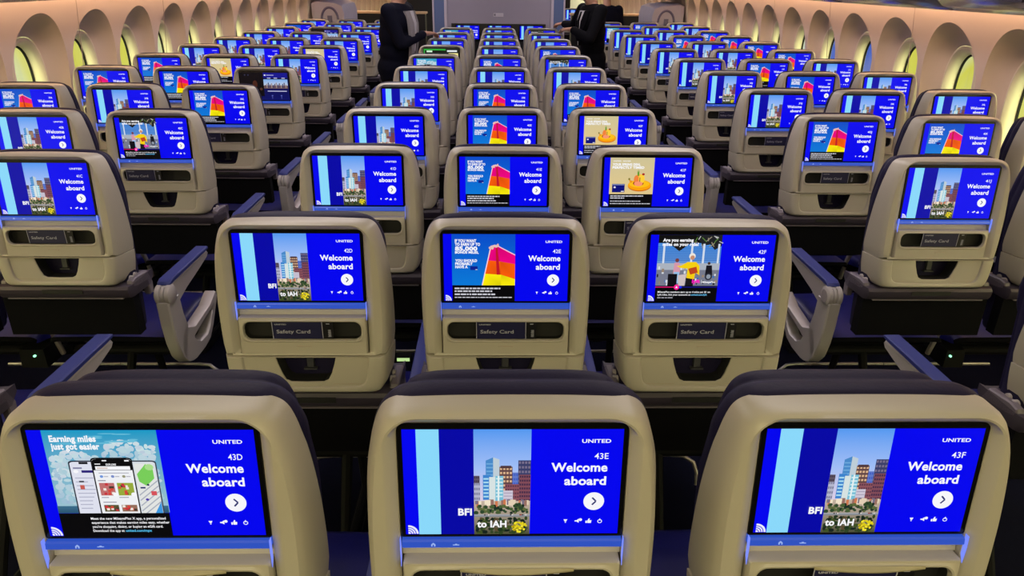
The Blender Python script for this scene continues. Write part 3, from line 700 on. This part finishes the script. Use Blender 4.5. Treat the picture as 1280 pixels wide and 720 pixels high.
XS = dict(A=-2.411, B=-1.924, C=-1.435, D=-.465, E=.022, F=.507, J=1.473, K=1.961, L=2.448)
def seat_y(col, row): return .785 + .787*(43-row) + (0 if col in 'DEF' else -.12)
CONT = {}
def put(row, s, cols):
    for c, k in zip(cols, s):
        if k != '.': CONT[(c, row)] = k
put(43, 'PSF'.replace('F', 'S'), 'DEF')
put(42, 'SFL', 'DEF'); put(42, 'S', 'C'); put(42, 'S', 'J')
for r, l, m, rr in ((41, '.SS', 'SFD', 'SS.'), (40, 'SSL', 'SFD', 'FFS'), (39, 'FSF', 'SFF', 'SSS'), (38, 'FFK', 'SSS', 'SFS'), (37, 'FDS', 'PFL', 'SFS'), (36, 'SSD', 'GSF', 'SSF'),
                    (35, 'SSS', 'SSS', 'SSF'), (34, 'SSS', 'SSS', 'SFF'), (33, 'SKS', 'PSL', 'SSF'), (32, 'FSS', '...', 'PSS'), (31, 'SSS', '...', 'SFS')):
    put(r, l, 'ABC'); put(r, m, 'DEF'); put(r, rr, 'JKL')
CONT[('J', 25)] = 'S'
ORD = ['zeroth', 'nearest', 'second', 'third', 'fourth', 'fifth', 'sixth', 'seventh', 'eighth', 'ninth', 'tenth', 'eleventh', 'twelfth', 'thirteenth']
DESC = dict(S='city skyline', F='rainbow flag advert', D='orange pool float advert', L='dancer in yellow advert', P='phone app advert', K='dark menu', G='green menu')
POS = dict(A='left block window seat', B='left block middle seat', C='left block aisle seat', D='centre block left seat', E='centre block middle seat', F='centre block right seat',
           J='right block aisle seat', K='right block middle seat', L='right block window seat')
TILT = {('D', 40): .035, ('J', 40): -.02, ('J', 38): -.012}
CARD_OFF = {('D', 43): .008, ('F', 43): .01, ('C', 40): -.055, ('C', 39): -.055, ('C', 38): -.05, ('J', 39): .02}
def card_mesh(sheet=False):
    Q = lambda x, v, w: P(x, v, w + .0045 - (v+.235)*-.10)
    b = MB()
    b.box(-.071, .049, -.2575, -.2115, -.0008, 0, 'card', Q)
    b.box(.049, .0735, -.2575, -.2135, -.0012, -.0004, 'cardtab', Q)
    b.box(-.071, -.0695, -.2575, -.2115, .0000, .0003, 'cardink', Q); b.box(.0475, .049, -.2575, -.2115, .0000, .0003, 'cardink', Q)
    b.box(-.071, .049, -.2119, -.2111, -.0006, .0003, 'paper', Q)
    def tx(body, x, v, h, w, mn, bold):
        vv, ff = text_mesh(body, bold); x0 = min(p[0] for p in vv); x1 = max(p[0] for p in vv)
        b.add([Q(x+(p[0]-x0)/(x1-x0)*w, v+p[1]*h/.72, .0003) for p in vv], ff, mn)
    tx('UNITED', -.064, -.2205, .0035, .028, 'cardink', .05)
    tx('Safety Card', -.061, -.2425, .0095, .080, 'cardink', .02)
    for k in range(7): b.box(.061+.0008*(k % 2), .068, -.2520+.0028*k, -.2506+.0028*k, -.0004, .0003, 'cardink', Q)
    b.box(.058, .066, -.2185, -.2165, -.0004, .0003, 'cardink', Q)
    if sheet:          # a bowed paper sheet tucked in behind the card
        vs = []
        for k in range(15):
            t = k/14; x = -.072+.158*t; bow = math.sin(PI*t)
            vs += [Q(x, -.2075, .0005), Q(x, -.2105-.002*bow, .001+.006*bow), Q(x, -.2130-.002*bow, .001+.0055*bow)]
        b.add(vs, [f for k in range(14) for f in ((3*k, 3*k+3, 3*k+4, 3*k+1), (3*k+1, 3*k+4, 3*k+5, 3*k+2))], 'paper')
    return b.mesh('safety_card')
CARD = card_mesh(); CARD_SHEET = card_mesh(True)
for (c, r), k in sorted(CONT.items(), key=lambda q: (-q[0][1], q[0][0])):
    n = 44-r if c in 'DEF' else 44-r
    num = f'{r}{c}'
    if r >= 40: lab = f'{POS[c]}, {ORD[n]} row, its screen reading {num} with {DESC[k]}'
    elif r > 26: lab = f'{POS[c]}, {ORD[n]} row from the camera, showing {DESC[k]}'
    else: lab = 'lone seat of the cabin ahead, glimpsed past the right standing man'
    y = seat_y(c, r)
    t = make_seat(XS[c], y, c, r, k, lab, TILT.get((c, r), 0))
    if r == 41 and c in 'BK':
        link('power_box', SM['led' if c == 'B' else 'led_k'], t)
    if (c in 'DEF' and r >= 41) or (c in 'CJ' and 35 <= r <= 42):
        cd = link('safety_card', CARD_SHEET if r == 43 else CARD); cd.location = (XS[c]+CARD_OFF.get((c, r), 0), y, 0)
        if (c, r) in TILT: cd.rotation_euler = (TILT[(c, r)], 0, 0)
        tag(cd, f'dark blue safety card in the pocket of the {POS[c]}, {ORD[n]} row', 'safety card', 'safety cards in seat pockets')
# pale green path light on the floor between two centre seats
b = MB(); b.box(-.48, -.41, 3.03, 3.075, 0, .03, 'frame'); b.box(-.475, -.415, 3.027, 3.031, .010, .026, 'greenlabel')
o = b.build('floor_path_light'); tag(o, 'pale green glowing strip light low on the floor between the second row centre seats', 'path light')

# ------------------------------------------------------------------ cabin shell
CX = .021
PITCH = .62; WC0 = 4.475
def wx(z): return 2.725 - .26*max(0, z-.95)**2 - .10*max(0, .95-z)**2
def arch_poly(n=40):
    hw, top, zc, bot = .286, 1.484, 1.14, .70
    return [(hw*math.cos(2*PI*k/80), zc+((top-zc) if k < 40 else (zc-bot))*math.sin(2*PI*k/80)) for k in range(80)]
def win_poly(hw, z0, z1, e=2.6, n=80):
    cz, hz = (z0+z1)/2, (z1-z0)/2; out = []
    for k in range(n):
        a = 2*PI*k/n; ca, sa = math.cos(a), math.sin(a)
        out.append((hw*math.copysign(abs(ca)**(2/e), ca), cz+hz*math.copysign(abs(sa)**(2/e), sa)))
    return out
Z0, Z1 = .0, 1.70
c = (0, 1.08); WX = 2.79
corner = [math.atan2(z-c[1], y-c[0]) % (2*PI) for y, z in ((PITCH/2, Z0), (PITCH/2, Z1), (-PITCH/2, Z0), (-PITCH/2, Z1))]
WA = sorted([2*PI*k/72+.002 for k in range(72)] + corner)
rect = [(PITCH/2, Z0), (PITCH/2, Z1), (-PITCH/2, Z1), (-PITCH/2, Z0)]
RO = polar(rect, c, WA); AR = polar(arch_poly(), c, WA); WN = polar(win_poly(.166, .795, 1.352), c, WA)
WI = polar(win_poly(.139, .828, 1.318), c, WA); WP = polar(win_poly(.128, .842, 1.302), c, WA)
def lerp(a, b, t): return [(p[0]+(q[0]-p[0])*t, p[1]+(q[1]-p[1])*t) for p, q in zip(a, b)]
KS = [k for k in range(-11, 30) if not (10 < k < 13)]
win_meshes = {}
for side, nm in ((-1, 'left'), (1, 'right')):
    wb = MB()
    def W(y0):
        return lambda y, z, d: (CX + side*(wx(z)+d*(WX-wx(z))), y0+y, z)
    for k in KS:
        yc = WC0 + PITCH*k; T = W(yc)
        rs = [lerp(RO, AR, t) for t in (0, .25, .5, .72, .88, .96)]
        rows = [[T(y, z, 0) for y, z in r] for r in rs]
        rows.append([T(y, z, .0) for y, z in AR])
        for t, d in ((.02, .10), (.08, .26), (.18, .46), (.34, .68), (.55, .85), (.8, .96), (1., 1.0)):
            rows.append([T(y, z, d) for y, z in lerp(AR, WN, t)])
        wb.rings(rows, 'wall')
        if (k % 2) == 0: wb.box(yc+PITCH/2-.003, yc+PITCH/2+.003, -.001, .001, .5, 1.69, 'seam', lambda x, y, z: (CX+side*(wx(z)-.0015+y), x, z))
    # plain stretch at the doors and behind the camera
    for ya, yb in ((WC0+PITCH*10.5, WC0+PITCH*12.5), (-4.2, WC0-PITCH*11.5)):
        zs = [Z0+(Z1-Z0)*i/10 for i in range(11)]
        wb.add([(CX+side*wx(z), y, z) for z in zs for y in (ya, yb)], [(2*i, 2*i+1, 2*i+3, 2*i+2) for i in range(10)], 'wall')
    o = wb.build('wall_'+nm, None, 40); tag(o, kind='structure')
    nwin = 0
    for k in KS:
        yc = WC0 + PITCH*k
        if k < -3 or k > 24: continue
        idx = (k+4) + (0 if side < 0 else 40)
        if nm not in win_meshes:
            b = MB(); T = lambda y, z, d: (side*(WX+d), y, z)
            b.rings([[T(y, z, .001) for y, z in WN], [T(y, z, -.007) for y, z in lerp(WN, WI, .25)], [T(y, z, -.008) for y, z in lerp(WN, WI, .6)], [T(y, z, .002) for y, z in WI],
                     [T(y, z, .030) for y, z in lerp(WI, WP, .5)], [T(y, z, .075) for y, z in WP]], 'trim')
            b2 = MB(); vs = [T(y, z, .066) for y, z in WP]; b2.add(vs, [tuple(range(len(vs)))], 'pane')
            b3 = MB(); b3.rings([[T(y, z, .058) for y, z in WP], [T(y, z, .058) for y, z in lerp(WP, [(0, 1.075)]*len(WP), .035)], [T(y, z, .072) for y, z in lerp(WP, [(0, 1.075)]*len(WP), .035)]], 'frame')
            win_meshes[nm] = (b.mesh('window_frame', 40), b2.mesh('window_pane'), b3.mesh('window_gasket', 40))
        fr, pn, gs = win_meshes[nm]
        w = link(f'window_{idx}', fr); w.location = (CX, yc, 0); tag(w, kind='structure')
        link('window_pane', pn, w); link('window_gasket', gs, w)
# outer skin so that only the windows let daylight in: band above and below is the wall itself; floor and ceiling close the tube
b = MB(); b.box(-3.0+CX, 3.0+CX, -4.2, 24, -.06, 0, 'carpet'); o = b.build('floor'); tag(o, kind='structure')
b = MB()
pr = [(2.60, 1.70), (2.62, 2.02), (2.25, 2.16), (1.2, 2.38), (0, 2.44)]
pts = [(x, z) for x, z in pr] + [(-x, z) for x, z in reversed(pr[:-1])]
b.add([(CX+x, y, z) for x, z in pts for y in (-4.2, 24)], [(2*i, 2*i+1, 2*i+3, 2*i+2) for i in range(len(pts)-1)], 'ceil')
o = b.build('ceiling'); tag(o, kind='structure')
b = MB(); b.box(-3, 3, -4.25, -4.2, 0, 2.5, 'bulk'); o = b.build('wall_rear'); tag(o, kind='structure')
b = MB(); b.box(-3, 3, 24, 24.05, 0, 2.5, 'bulk'); o = b.build('wall_forward'); tag(o, kind='structure')

# overhead bins along both walls and the warm cove lights under them
def bin_mesh(side, L):
    prof = [(2.22, 1.580), (2.235, 1.571), (2.30, 1.580), (2.50, 1.66), (2.585, 1.69), (2.56, 1.98), (2.36, 2.06), (2.16, 2.02), (2.04, 1.90), (2.03, 1.78), (2.09, 1.66), (2.17, 1.592)]
    b = MB(); rs = []
    for y, d in ((0, .006), (.004, 0), (L-.004, 0), (L, .006)):
        rs.append([(CX+side*(2.3+(x-2.3)*(1-d)), y, 1.82+(z-1.82)*(1-d)) for x, z in prof])
    b.rings(rs, 'bin', 'bin', 'bin'); me = b.mesh('bin_body', 40)
    h = MB(); h.box(CX+side*2.105-.012, CX+side*2.105+.012, L/2-.07, L/2+.07, 1.628, 1.642, 'base'); return me, h.mesh('handle')
for side, nm in ((-1, 'left'), (1, 'right')):
    me, hd = bin_mesh(side, 1.225)
    for i in range(10):
        t = empty('overhead_bin', (0, 1.30+1.24*i-1.24, 0))
        place = ['nearest', 'second', 'third', 'fourth', 'fifth', 'sixth', 'seventh', 'eighth', 'ninth', 'tenth'][i]
        tag(t, f'dark glossy overhead bin above the {nm} windows, {place} from the camera', 'overhead bin', 'overhead bins')
        link('bin_body', me, t); link('handle', hd, t)
    b = MB(); xs_ = sorted((CX+side*2.50, CX+side*2.56))
    b.box(xs_[0], xs_[1], -2, 23.5, 1.615, 1.632, 'cove'); b.box(xs_[0]-.005, xs_[1]+.005, -2, 23.5, 1.632, 1.645, 'grey')
    o = b.build('cove_light'); tag(o, f'long warm orange cove light under the {nm} overhead bins', 'cove light', 'cove lights')

# ------------------------------------------------------------------ bulkhead with three displays
BY = 10.05
b = MB(); b.box(-.655, .70, BY, BY+.06, 0, 2.3, 'bulk'); o = b.build('wall_bulkhead'); tag(o, kind='structure')
b = MB(); b.box(-.69, -.655, BY-.02, BY+.08, 0, 2.3, 'bulkedge'); b.box(.70, .735, BY-.02, BY+.08, 0, 2.3, 'bulkedge'); o = b.build('trim_1'); tag(o, kind='structure')
b = MB(); b.box(-.825, -.69, BY+.02, BY+.9, 0, 2.3, 'pillar'); b.box(.735, .865, BY+.02, BY+.9, 0, 2.3, 'pillar')
b.box(-.845, -.825, BY, BY+.9, 0, 2.3, 'bulkedge'); b.box(.865, .885, BY, BY+.9, 0, 2.3, 'bulkedge'); o = b.build('trim_2'); tag(o, kind='structure')
b = MB(); b.box(-.60, .635, BY-.03, BY-.001, .55, 1.148, 'black'); o = b.build('trim_3'); tag(o, kind='structure')
b = MB(); b.box(-.05, .08, BY-.006, BY-.001, 1.235, 1.278, 'sign', None); b.box(-.044, -.02, BY-.008, BY-.006, 1.243, 1.270, 'signink')
for k in range(2): b.box(-.01, .072, BY-.008, BY-.006, 1.246+.013*k, 1.252+.013*k, 'bulkedge')
o = b.build('placard'); tag(o, 'small pale placard centred on the lavender bulkhead', 'sign')
for i, (x, w_) in enumerate(((-.385, 'leftmost'), (.03, 'middle'), (.445, 'rightmost'))):
    b = MB(); b.box(x-.16, x+.16, BY-.055, BY-.029, .935, 1.135, 'glass', None, .002, 0)
    t = b.build('bulkhead_monitor'); tag(t, f'{w_} of the three blue monitors on the black bulkhead panel', 'monitor', 'bulkhead monitors')
    p_ = Pic
    pm = base_pic(None); skyline(pm); d = link('display', pm.mesh('display_picture'), t)
    d.matrix_local = Matrix(((1, 0, 0, x), (0, 0, -1, BY-.0555), (0, 1, 0, 1.123), (0, 0, 0, 1)))

# doors ahead of the last side rows, and low dividers with a tan cap
for i, side in enumerate((-1, 1)):
    b = MB()
    prof = [(2.66, .35), (2.30, .42), (2.22, .60), (2.20, 1.22), (2.23, 1.33), (2.33, 1.37), (2.60, 1.39), (2.68, 1.36)]
    rs = []
    for y, d in ((11.05, .05), (11.10, .01), (11.2, 0), (11.95, 0), (12.05, .01), (12.10, .05)):
        rs.append([(CX+side*(2.5+(x-2.5)*(1-d)), y, .9+(z-.9)*(1-d)) for x, z in prof])
    b.rings(rs, 'door', 'door', 'door')
    pts = [(11.047, CX+side*(2.42+.115*math.cos(a)), 1.13+.16*math.sin(a)) for a in [PI*k/12 for k in range(13)]]
    b.tube([(p[1], p[0], p[2]) for p in pts], .016, 'doordark', 8)
    b.box(*sorted((CX+side*2.39, CX+side*2.45)), 11.03, 11.05, 1.06, 1.18, 'doordark')
    d = b.build(f'door_{i+1}', None, 40); tag(d, kind='structure')
    b = MB(); rs = []
    prof = [(2.66, 1.46), (2.40, 1.45), (2.28, 1.49), (2.22, 1.62), (2.22, 1.75), (2.66, 1.75)]
    for y, q in ((10.95, .03), (11.0, 0), (12.1, 0), (12.15, .03)): rs.append([(CX+side*(2.5+(x-2.5)*(1-q)), y, 1.6+(z-1.6)*(1-q)) for x, z in prof])
    b.rings(rs, 'door', 'door', 'door'); o = b.build('door_lining', d, 40)
    b = MB(); x0, x1 = sorted((CX+side*1.24, CX+side*2.60)); b.box(x0, x1, 13.0, 13.25, 0, 1.13, 'black'); 
    t = b.build('cabin_divider'); b2 = MB(); b2.box(x0-.02, x1+.02, 12.97, 13.30, 1.13, 1.16, 'tan', None, .006, .006); b2.build('divider_cap', t)
    tag(t, f'low black cabin divider with a tan cap beside the {"left" if side<0 else "right"} door', 'divider', 'cabin dividers')
# added black sheets standing in for the unlit cabin past the aisles
b = MB(); b.box(-1.85, -.846, 14.5, 14.55, 0, 2.2, 'void'); b.box(1.36, 1.56, 16.5, 16.55, 0, 2.2, 'void'); o = b.build('wall_aisle_curtain'); tag(o, kind='structure')

# ------------------------------------------------------------------ people standing in the aisles
class Blob:
    """overlapping tapered limbs and ellipsoids, fused into one continuous skin by a voxel remesh"""
    def __init__(s): s.bm = bmesh.new()
    def ell(s, c, r, R=None):
        m = Matrix.Translation(Vector(c)) @ (R.to_4x4() if R else Matrix()) @ Matrix.Diagonal((*r, 1))
        bmesh.ops.create_icosphere(s.bm, subdivisions=3, radius=1, matrix=m)
    def limb(s, pts, rs, flat=1.0, up=None):
        pts = [Vector(p) for p in pts]
        for (a, b, ra, rb) in zip(pts[:-1], pts[1:], rs[:-1], rs[1:]):
            n = max(2, int((b-a).length/(.35*min(ra, rb)))+1)
            for i in range(n+1):
                t = i/n; r = ra+(rb-ra)*t
                bmesh.ops.create_icosphere(s.bm, subdivisions=2, radius=r, matrix=Matrix.Translation(a.lerp(b, t)))
    def build(s, name, mn, voxel, parent=None, smooth=4):
        me = bpy.data.meshes.new(name+'_raw'); s.bm.to_mesh(me); s.bm.free()
        o = bpy.data.objects.new(name, me); COL.objects.link(o)
        md = o.modifiers.new('r', 'REMESH'); md.mode = 'VOXEL'; md.voxel_size = voxel
        sm = o.modifiers.new('s', 'SMOOTH'); sm.iterations = smooth; sm.factor = .5
        dg = bpy.context.evaluated_depsgraph_get(); new = bpy.data.meshes.new_from_object(o.evaluated_get(dg))
        bpy.data.objects.remove(o); bpy.data.meshes.remove(me)
        new.materials.clear(); new.materials.append(M[mn])
        for p in new.polygons: p.use_smooth = True
        return link(name, new, parent)

def person(spec, label):
    f = Vector((math.cos(spec['face']), math.sin(spec['face']), 0)); side = Vector((-f.y, f.x, 0))     # side = the person's left
    R = Matrix((f, side, Vector((0, 0, 1)))).transposed()
    hip = Vector(spec['hip']); sh = Vector(spec['chest']); head = Vector(spec['head'])
    root = empty('person', (hip.x, hip.y, 0)); inv = Vector((-hip.x, -hip.y, 0))
    L = lambda p: Vector(p) + inv
    hip, sh, head = L(hip), L(sh), L(head)
    mid = hip.lerp(sh, .5)
    def torso(b, g):
        g += spec.get('bulk', 0)
        b.ell(hip, (.115+g, .165+g, .14), R); b.ell(hip.lerp(sh, .28), (.105+g, .15+g, .15), R); b.ell(mid.lerp(sh, .15), (.115+g, .165+g, .17), R)
        b.ell(sh - Vector((0, 0, .09)), (.118+g, .178+g, .15), R); b.ell(sh + Vector((0, 0, .0)), (.085+g, .17+g, .075), R)
    shl, shr = sh + side*.175, sh - side*.175
    arms = {}
    for k, s0 in (('armL', shl), ('armR', shr)):
        e_, w_ = L(spec[k][0]), L(spec[k][1]); arms[k] = (s0, e_, w_)
    feet = [(hip + side*.085*q, hip + side*.09*q + f*.02 + Vector((0, 0, -hip.z*.5)), Vector((hip.x, hip.y, .085)) + side*.095*q - f*.02) for q in (1, -1)]
    # body: one skin from head to feet
    b = Blob(); torso(b, -.012)
    neck = sh + Vector((0, 0, .06)); b.limb([neck, head - Vector((0, 0, .06)) - f*.01], [.062, .055])
    hd = spec.get('turn', spec['face']); hf = Vector((math.cos(hd), math.sin(hd), 0)); hs = Vector((-hf.y, hf.x, 0)); HR = Matrix((hf, hs, Vector((0, 0, 1)))).transposed()
    b.ell(head + Vector((0, 0, .02)), (.095, .076, .10), HR); b.ell(head + hf*.022 - Vector((0, 0, .06)), (.066, .058, .065), HR); b.ell(head + hf*.06 - Vector((0, 0, .098)), (.025, .030, .02), HR)
    b.limb([head + hf*.090 + Vector((0, 0, .015)), head + hf*.108 - Vector((0, 0, .025))], [.010, .016]); b.ell(head + hf*.084 - Vector((0, 0, .058)), (.012, .026, .011), HR)
    b.ell(head + hf*.082 + Vector((0, 0, .034)), (.012, .050, .010), HR)
    for q in (1, -1): b.ell(head + hs*.076*q - hf*.005 - Vector((0, 0, .005)), (.022, .009, .034), HR)
    for k, q in (('armL', 1), ('armR', -1)):
        s0, e_, w_ = arms[k]; b.limb([s0, e_, w_], [.048, .036, .026])
        hd_ = spec[k+'_hand']; kn = L(hd_[0]); tip = Vector(hd_[1]); d = (kn - w_).normalized(); sd = tip
        # palm, then five fingers bending down over whatever they rest on
        b.limb([w_, w_.lerp(kn, .5) + sd*.012, kn + sd*.026], [.024, .019, .012]); b.limb([w_, w_.lerp(kn, .5) - sd*.012, kn - sd*.026], [.024, .019, .012]); b.limb([w_, kn], [.022, .013])
        dn = Vector(hd_[2])
        for j, (ofs, ln) in enumerate(((.030, .058), (.010, .068), (-.010, .064), (-.030, .050))):
            p0 = kn + sd*ofs; p1 = p0 + d*ln*.50 + dn*ln*.12; p2 = p1 + d*ln*.30 + dn*ln*.32; p3 = p2 + d*ln*.05 + dn*ln*.30
            b.limb([p0, p1, p2, p3], [.0105, .0095, .0085, .0075])
        tq = hd_[3]; b0 = w_.lerp(kn, .35) + sd*.022*tq; b.limb([b0, b0 + d*.028 + sd*.026*tq + dn*.008, b0 + d*.058 + sd*.030*tq + dn*.02], [.013, .0105, .0085])
    for h_, k_, a_ in feet: b.limb([h_, k_, a_], [.075, .050, .036]); b.limb([a_, a_ + f*.12 + Vector((0, 0, -.04))], [.036, .030])
    b.build('body', 'skin', .007, root, 3)
    # clothing, each piece one child
    b = Blob(); torso(b, .012); b.ell(hip + Vector((0, 0, -.06)), (.128, .182, .13), R)
    for k in ('armL', 'armR'):
        s0, e_, w_ = arms[k]; b.limb([s0, s0.lerp(e_, .5), e_, w_.lerp(e_, .10)], [.072, .062, .055, .042])
    j = b.build('jacket', spec['cloth'], .012, root, 3)
    b = Blob(); b.ell(hip + Vector((0, 0, -.03)), (.120, .172, .12), R)
    for h_, k_, a_ in feet: b.limb([h_, k_, a_ + Vector((0, 0, .01))], [.098, .075, .062])
    b.build('trousers', 'suit2', .014, root, 3)
    for h_, k_, a_ in feet:
        b = Blob(); b.limb([a_ - f*.03 + Vector((0, 0, -.045)), a_ + f*.07 + Vector((0, 0, -.045)), a_ + f*.16 + Vector((0, 0, -.052))], [.040, .042, .033]); b.limb([a_ - f*.02, a_ - f*.02 + Vector((0, 0, -.03))], [.042, .042])
        b.build('shoe', 'shoe', .009, root, 2)
    b = Blob(); b.ell(head - hf*.015 + Vector((0, 0, .042)), (.098, .084, .098), HR); b.ell(head - hf*.045 - Vector((0, 0, .015)), (.062, .076, .075), HR)
    hair = b.build('hair', spec['hair'], .007, root, 3)
    # hair must not cover the face: trim what lies in front of the hair line
    bm = bmesh.new(); bm.from_mesh(hair.data)
    bmesh.ops.delete(bm, geom=[v for v in bm.verts if (v.co - head).dot(hf) > .055 and v.co.z < head.z+.075], context='VERTS'); bm.to_mesh(hair.data); bm.free()
    if spec.get('beard'):
        b = Blob(); b.ell(head + hf*.038 - Vector((0, 0, .082)), (.060, .056, .042), HR); b.build('beard', spec['hair'], .007, root, 2)
    for q in (1, -1):
        b = Blob(); b.ell(head + hf*.082 + hs*.032*q + Vector((0, 0, .012)), (.012, .012, .012)); b.build('eye', 'shirt', .003, root, 1)
    # shirt front and lapels follow the chest surface
    def chest(z, x):       # point on the front of the jacket, z from the shoulder line down, x to the person's left
        t = min(1, max(0, -z/((sh-hip).length))); c_ = sh.lerp(hip, t); dep = .163 + spec.get('bulk', 0) - .012*math.cos(min(1, t*2)*PI) - .55*x*x/.18
        if z > -.06: dep -= (.06+z)*.55
        return c_ + f*dep + side*x
    def panel(name, rows, mn):
        b = MB(); rs = []
        for z, xa, xb, lift in rows:
            pa = [chest(z, xa+(xb-xa)*i/5) + f*lift for i in range(6)]
            rs.append([tuple(p) for p in pa] + [tuple(p - f*.03) for p in reversed(pa)])
        b.rings(rs, mn, mn, mn); return b.build(name, root, 50)
    panel('shirt', [(.075, -.045, .045, .004), (.0, -.045, .045, .004), (-.10, -.036, .036, .004), (-.22, -.024, .024, .003), (-.34, -.010, .010, .0)], 'shirt')
    if spec.get('scarf'):
        for q in (1, -1): panel('scarf', [(.085, q*.040, q*.085, .016), (.0, q*.048, q*.092, .018), (-.10, q*.040, q*.084, .018), (-.24, q*.028, q*.070, .016), (-.40, q*.020, q*.058, .010)], 'scarf')
    else:
        panel('tie', [(.05, -.012, .012, .012), (.02, -.016, .016, .014), (-.10, -.018, .018, .012), (-.30, -.022, .022, .008)], 'suit2')
        for q in (1, -1): panel('lapel', [(.075, q*.050, q*.075, .014), (.0, q*.055, q*.105, .012), (-.10, q*.045, q*.110, .012), (-.22, q*.03, q*.06, .010), (-.34, q*.012, q*.03, .006)], spec['cloth'])
    tag(root, label, 'person'); return root
R_ = math.radians
person(dict(face=R_(-20), turn=R_(-15), hip=(-.945, 6.93, .93), chest=(-.895, 6.92, 1.42), head=(-.81, 6.89, 1.64), cloth='suit', hair='hair', beard=True, scarf=True, bulk=.02,
            armR=((-.850, 6.72, 1.15), (-.665, 6.985, 1.222)), armR_hand=((-.600, 7.075, 1.222), (-.75, .65, 0), (.25, .1, -.9), 1),
            armL=((-.80, 7.14, 1.16), (-.775, 7.03, .98)), armL_hand=((-.765, 6.97, .93), (.5, .5, 0), (.1, -.3, -.9), -1)),
       'person in navy jacket and grey scarf in the left aisle')
person(dict(face=R_(205), turn=R_(200), hip=(1.015, 7.98, .92), chest=(.975, 7.93, 1.40), head=(.90, 7.90, 1.62), cloth='suit2', hair='hair2',
            armL=((.93, 7.63, 1.14), (.765, 7.80, 1.222)), armL_hand=((.70, 7.865, 1.222), (.7, .7, 0), (-.25, .1, -.9), -1),
            armR=((.83, 8.30, 1.23), (.745, 8.58, 1.232)), armR_hand=((.695, 8.655, 1.228), (.75, .55, 0), (-.2, .2, -.9), -1)),
       'person in black suit and white shirt in the right aisle, hands on seats')
person(dict(face=R_(95), hip=(1.60, 11.26, .86), chest=(1.60, 11.24, 1.285), head=(1.60, 11.28, 1.51), cloth='suit', hair='hair',
            armL=((1.375, 11.27, 1.05), (1.40, 11.38, .86)), armL_hand=((1.41, 11.42, .80), (.6, 0, 0), (0, .3, -.9), 1),
            armR=((1.825, 11.27, 1.05), (1.80, 11.38, .86)), armR_hand=((1.79, 11.42, .80), (.6, 0, 0), (0, .3, -.9), -1)),
       'person in navy jacket beside the right door, half hidden by the black suit')


# ------------------------------------------------------------------ world, lamps, camera
w = bpy.data.worlds.new('outside'); S.world = w; w.use_nodes = True
nt = w.node_tree; bg = nt.nodes['Background']
tc = nt.nodes.new('ShaderNodeTexCoord'); mp = nt.nodes.new('ShaderNodeMapping'); mp.inputs['Scale'].default_value = (5, 5, 1.6); mp.inputs['Location'].default_value = (3.1, 1.7, .4)
nz = nt.nodes.new('ShaderNodeTexNoise'); nz.inputs['Scale'].default_value = 1.4; nz.inputs['Detail'].default_value = 3
cr = nt.nodes.new('ShaderNodeValToRGB')
els = cr.color_ramp.elements
els[0].position = .36; els[0].color = lin(60, 90, 190)
els[1].position = .44; els[1].color = lin(200, 205, 190)
e = els.new(.50); e.color = lin(206, 202, 84)
e = els.new(.62); e.color = lin(214, 212, 124)
e = els.new(.70); e.color = lin(215, 225, 215)
nt.links.new(tc.outputs['Generated'], mp.inputs['Vector']); nt.links.new(mp.outputs['Vector'], nz.inputs['Vector'])
nt.links.new(nz.outputs['Fac'], cr.inputs['Fac'])
sp = nt.nodes.new('ShaderNodeSeparateXYZ'); rg = nt.nodes.new('ShaderNodeMapRange'); rg.inputs['From Min'].default_value = .0; rg.inputs['From Max'].default_value = .08
mx = nt.nodes.new('ShaderNodeMix'); mx.data_type = 'RGBA'; mx.inputs['B'].default_value = (9.0, 9.4, 4.2, 1)
nt.links.new(tc.outputs['Generated'], sp.inputs[0]); nt.links.new(sp.outputs['Z'], rg.inputs['Value']); nt.links.new(rg.outputs['Result'], mx.inputs['Factor'])
nt.links.new(cr.outputs['Color'], mx.inputs['A']); nt.links.new(mx.outputs['Result'], bg.inputs['Color'])
bg.inputs['Strength'].default_value = 1.1

def area(name, loc, rot, sx, sy, energy, col):
    l = bpy.data.lights.new(name, 'AREA'); l.shape = 'RECTANGLE'; l.size = sx; l.size_y = sy; l.energy = energy; l.color = col
    o = bpy.data.objects.new(name, l); COL.objects.link(o); o.location = loc; o.rotation_euler = rot; return o
area('ceiling_lamp_left', (-.9, 8.3, 2.20), (0, 0, 0), .35, 14, 98, (1, .88, .87))
area('ceiling_lamp_right', (.95, 8.3, 2.20), (0, 0, 0), .35, 14, 98, (1, .88, .87))
area('rear_cabin_lamp', (0, -.75, 2.22), (math.radians(28), 0, 0), 3.4, .5, 50, (1, .88, .46))  # unseen warm fill added behind the camera for the near seat backs

cam = bpy.data.cameras.new('camera'); co = bpy.data.objects.new('camera', cam); COL.objects.link(co)
cam.sensor_width = 36; cam.lens = 899.44/1280*36; cam.clip_start = .02
p, y, r = .40619, .02317, .01132
fw = Vector((math.sin(y)*math.cos(p), math.cos(y)*math.cos(p), -math.sin(p))); ri = Vector((math.cos(y), -math.sin(y), 0)); up = ri.cross(fw)
ri2 = ri*math.cos(r) + up*math.sin(r); up2 = -ri*math.sin(r) + up*math.cos(r)
co.matrix_world = Matrix(((ri2.x, up2.x, -fw.x, 0), (ri2.y, up2.y, -fw.y, 0), (ri2.z, up2.z, -fw.z, 1.6946), (0, 0, 0, 1)))
S.camera = co
S.view_settings.view_transform = 'Standard'; S.view_settings.look = 'None'; S.view_settings.gamma = 1; S.view_settings.exposure = 0
S.view_settings.use_curve_mapping = False
S.cycles.use_denoising = True; S.cycles.max_bounces = 6; S.cycles.diffuse_bounces = 4; S.cycles.caustics_reflective = False; S.cycles.caustics_refractive = False
S.cycles.sample_clamp_indirect = 4
